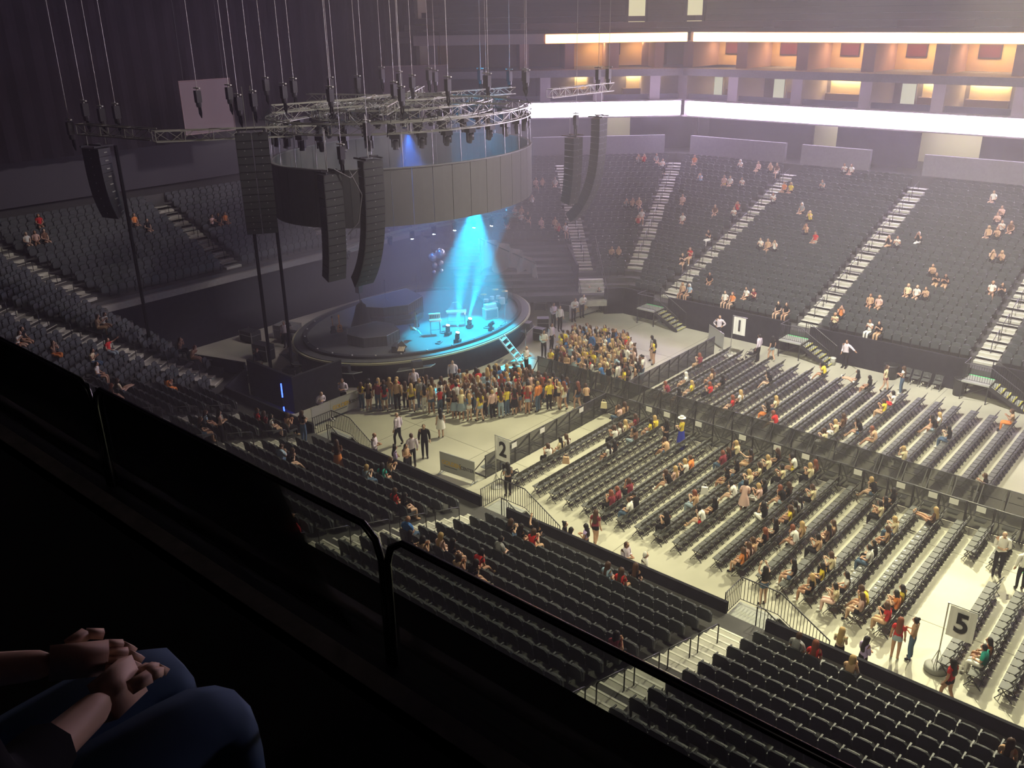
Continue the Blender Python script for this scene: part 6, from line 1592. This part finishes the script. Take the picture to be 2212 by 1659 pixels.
for n, (x, y, z, d) in enumerate([(-40.1, 25.9, 15.6, 'above the two flat side columns, left'), (-40.3, 26.9, 15.7, 'above the two flat side columns, right'), (-36.4, 29.0, 13.2, 'above the shorter column left of the long one'), (-36.2, 30.6, 14.2, 'above the long curved column'), (-36.3, 48.2, 13.1, 'above the shorter right column'), (-35.9, 50.0, 15.8, 'above the right long column'), (-35.8, 51.0, 15.8, 'above the right long column, outer'), (-47.9, 21.0, 14.4, 'above the far left cluster, first'), (-47.2, 21.6, 15.3, 'above the far left cluster, second'), (-47.0, 22.3, 15.0, 'above the far left cluster, third'), (-46.6, 22.9, 15.1, 'above the far left cluster, fourth')]):
    hoist(x, y, z, 'black chain hoist with a pale hook ' + d)
def straight_truss(a, b, label, n=8):
    o = thing('lighting_truss', label, 'truss'); m = MB(); A_, B_ = Vector(a), Vector(b); truss(m, [A_ + (B_ - A_) * (i / n) for i in range(n + 1)], .5, .5); m.build('chords', TRM, o)
straight_truss((-42.6, 22.6, 14.5), (-41.0, 31.0, 14.1), 'straight box truss joining the side speakers to the ring rig', 12)
straight_truss((-36.4, 45.6, 15.2), (-35.7, 51.2, 15.3), 'straight box truss right of the ring rig above the far right speakers', 10)
straight_truss((-47.2, 21.2, 14.7), (-42.6, 22.6, 14.6), 'short truss between the far left cluster and the side speakers', 6)
for n, (x, y, z0, z1) in enumerate([(-46.9, 22.7, 0, 14), (-41.2, 26.6, 0, 9.8), (-42.2, 28.7, 0, 9.5)]):
    o = thing('cable_bundle', 'dark bundle of cables hanging to the floor, %s from the far left' % ordw(n + 1), 'cable', (x, y, 0), 0, 'cable bundles')
    m = MB()
    for q in range(5): m.tube((.06 * math.cos(q * 1.3), .06 * math.sin(q * 1.3), z0), (.06 * math.cos(q * 1.3 + .4), .06 * math.sin(q * 1.3 + .4), z1), .04, 5)
    m.build('strands', BLACK, o)
m = MB(); m.path([(-36.3, 29.3, 12.9), (-36.0, 29.8, 11.6), (-36.2, 29.6, 10.2), (-36.5, 29.1, 9.6)], .03, 6); m.path([(-36.6, 28.6, 13.0), (-36.2, 29.3, 12.5), (-36.1, 30.0, 13.0)], .03, 6)
tag(m.build('cable', mat('grey_cable', (0.2, 0.2, 0.2), 0.6)), 'grey cable loops drooping between the two near speaker columns', 'cable')
# flat panels hung high behind the rig
PANM = mat('mauve_screen_cloth', (0.20, 0.155, 0.17), 0.8)
def hung_panel(c, wd, ht, rz, label):
    o = thing('hung_screen', label, 'screen', c, rz); m = MB(); m.box((0, 0, 0), (.06, wd, ht)); m.build('cloth', PANM, o)
    m = MB(); m.path([(.05, -wd / 2, -ht / 2), (.05, wd / 2, -ht / 2), (.05, wd / 2, ht / 2), (.05, -wd / 2, ht / 2)], .04, 5, True); m.build('frame', mat('pink_edge', (0.35, 0.24, 0.25), 0.5), o)
    m = MB(); m.tube((0, -wd * .4, ht / 2), (0, -wd * .4, 40 - c[2]), .02, 4); m.tube((0, wd * .4, ht / 2), (0, wd * .4, 40 - c[2]), .02, 4); m.build('cable', STEEL, o)
hung_panel((-58.5, 35.3, 14.4), 3.9, 3.5, 0, 'square mauve panel hanging high behind the side speakers')
hung_panel((-57.0, 53.7, 15.1), 5.4, 2.3, math.radians(-35), 'wide grey panel hanging high behind the ring rig')
# beams that burn
def beam(a, b, power, ang, col=BEAM): spot('stage_beam', a, b, power, col, ang, .25, .06)
beam((-36.45, 36.75, 2.32), (-38.7, 40.2, 8.0), 52000, 15)
beam((-37.85, 37.35, 2.32), (-39.5, 41.8, 7.0), 12000, 12)
beam((-37.75, 39.2, 2.32), (-41.2, 46.2, 8.3), 52000, 15)
# ------------------------------------------------------------------ the people sitting beside the picture taker
PROTO['F'] = make_person('woman_on_balcony', sit_pose('lap', -.04), leg=1.92, sleeve=1.5)
def knees_at(k1, k2):
    """seat a figure so that its two knees come to the given places on the balcony"""
    a, b = Vector(k1[:2]), Vector(k2[:2]); mid = (a + b) / 2; side = (b - a).normalized(); f = Vector((side.y, -side.x))
    if f.y < 0: f = -f
    return mid - f * .42, math.atan2(f.y, f.x)
p, a = knees_at((-1.334, .651, 18.86), (-1.488, .638, 18.86))
person('F', p.x, p.y, 18.26, a, 'R', 'k', 'j', 'k', 'person with long dark hair and jeans sitting on the balcony, knees towards the glass', None, 2)
for n, x in enumerate((-1.41,)):
    o = thing('balcony_seat', 'dark balcony seat under the %s' % ('person in jeans' if n == 0 else 'person with the bare knee'), 'seat', (x, 0.16, 18.26), PI / 2, 'balcony seats')
    m = MB(); m.box((0.12, 0, .40), (.44, .46, .08)); m.build('seat_pan', SEATP, o); m = MB(); m.box((-.20, 0, .55), (.06, .46, .5)); m.build('backrest', SEATM, o); m = MB(); m.box((.1, .25, .2), (.08, .04, .4)); m.build('leg', STEEL, o)
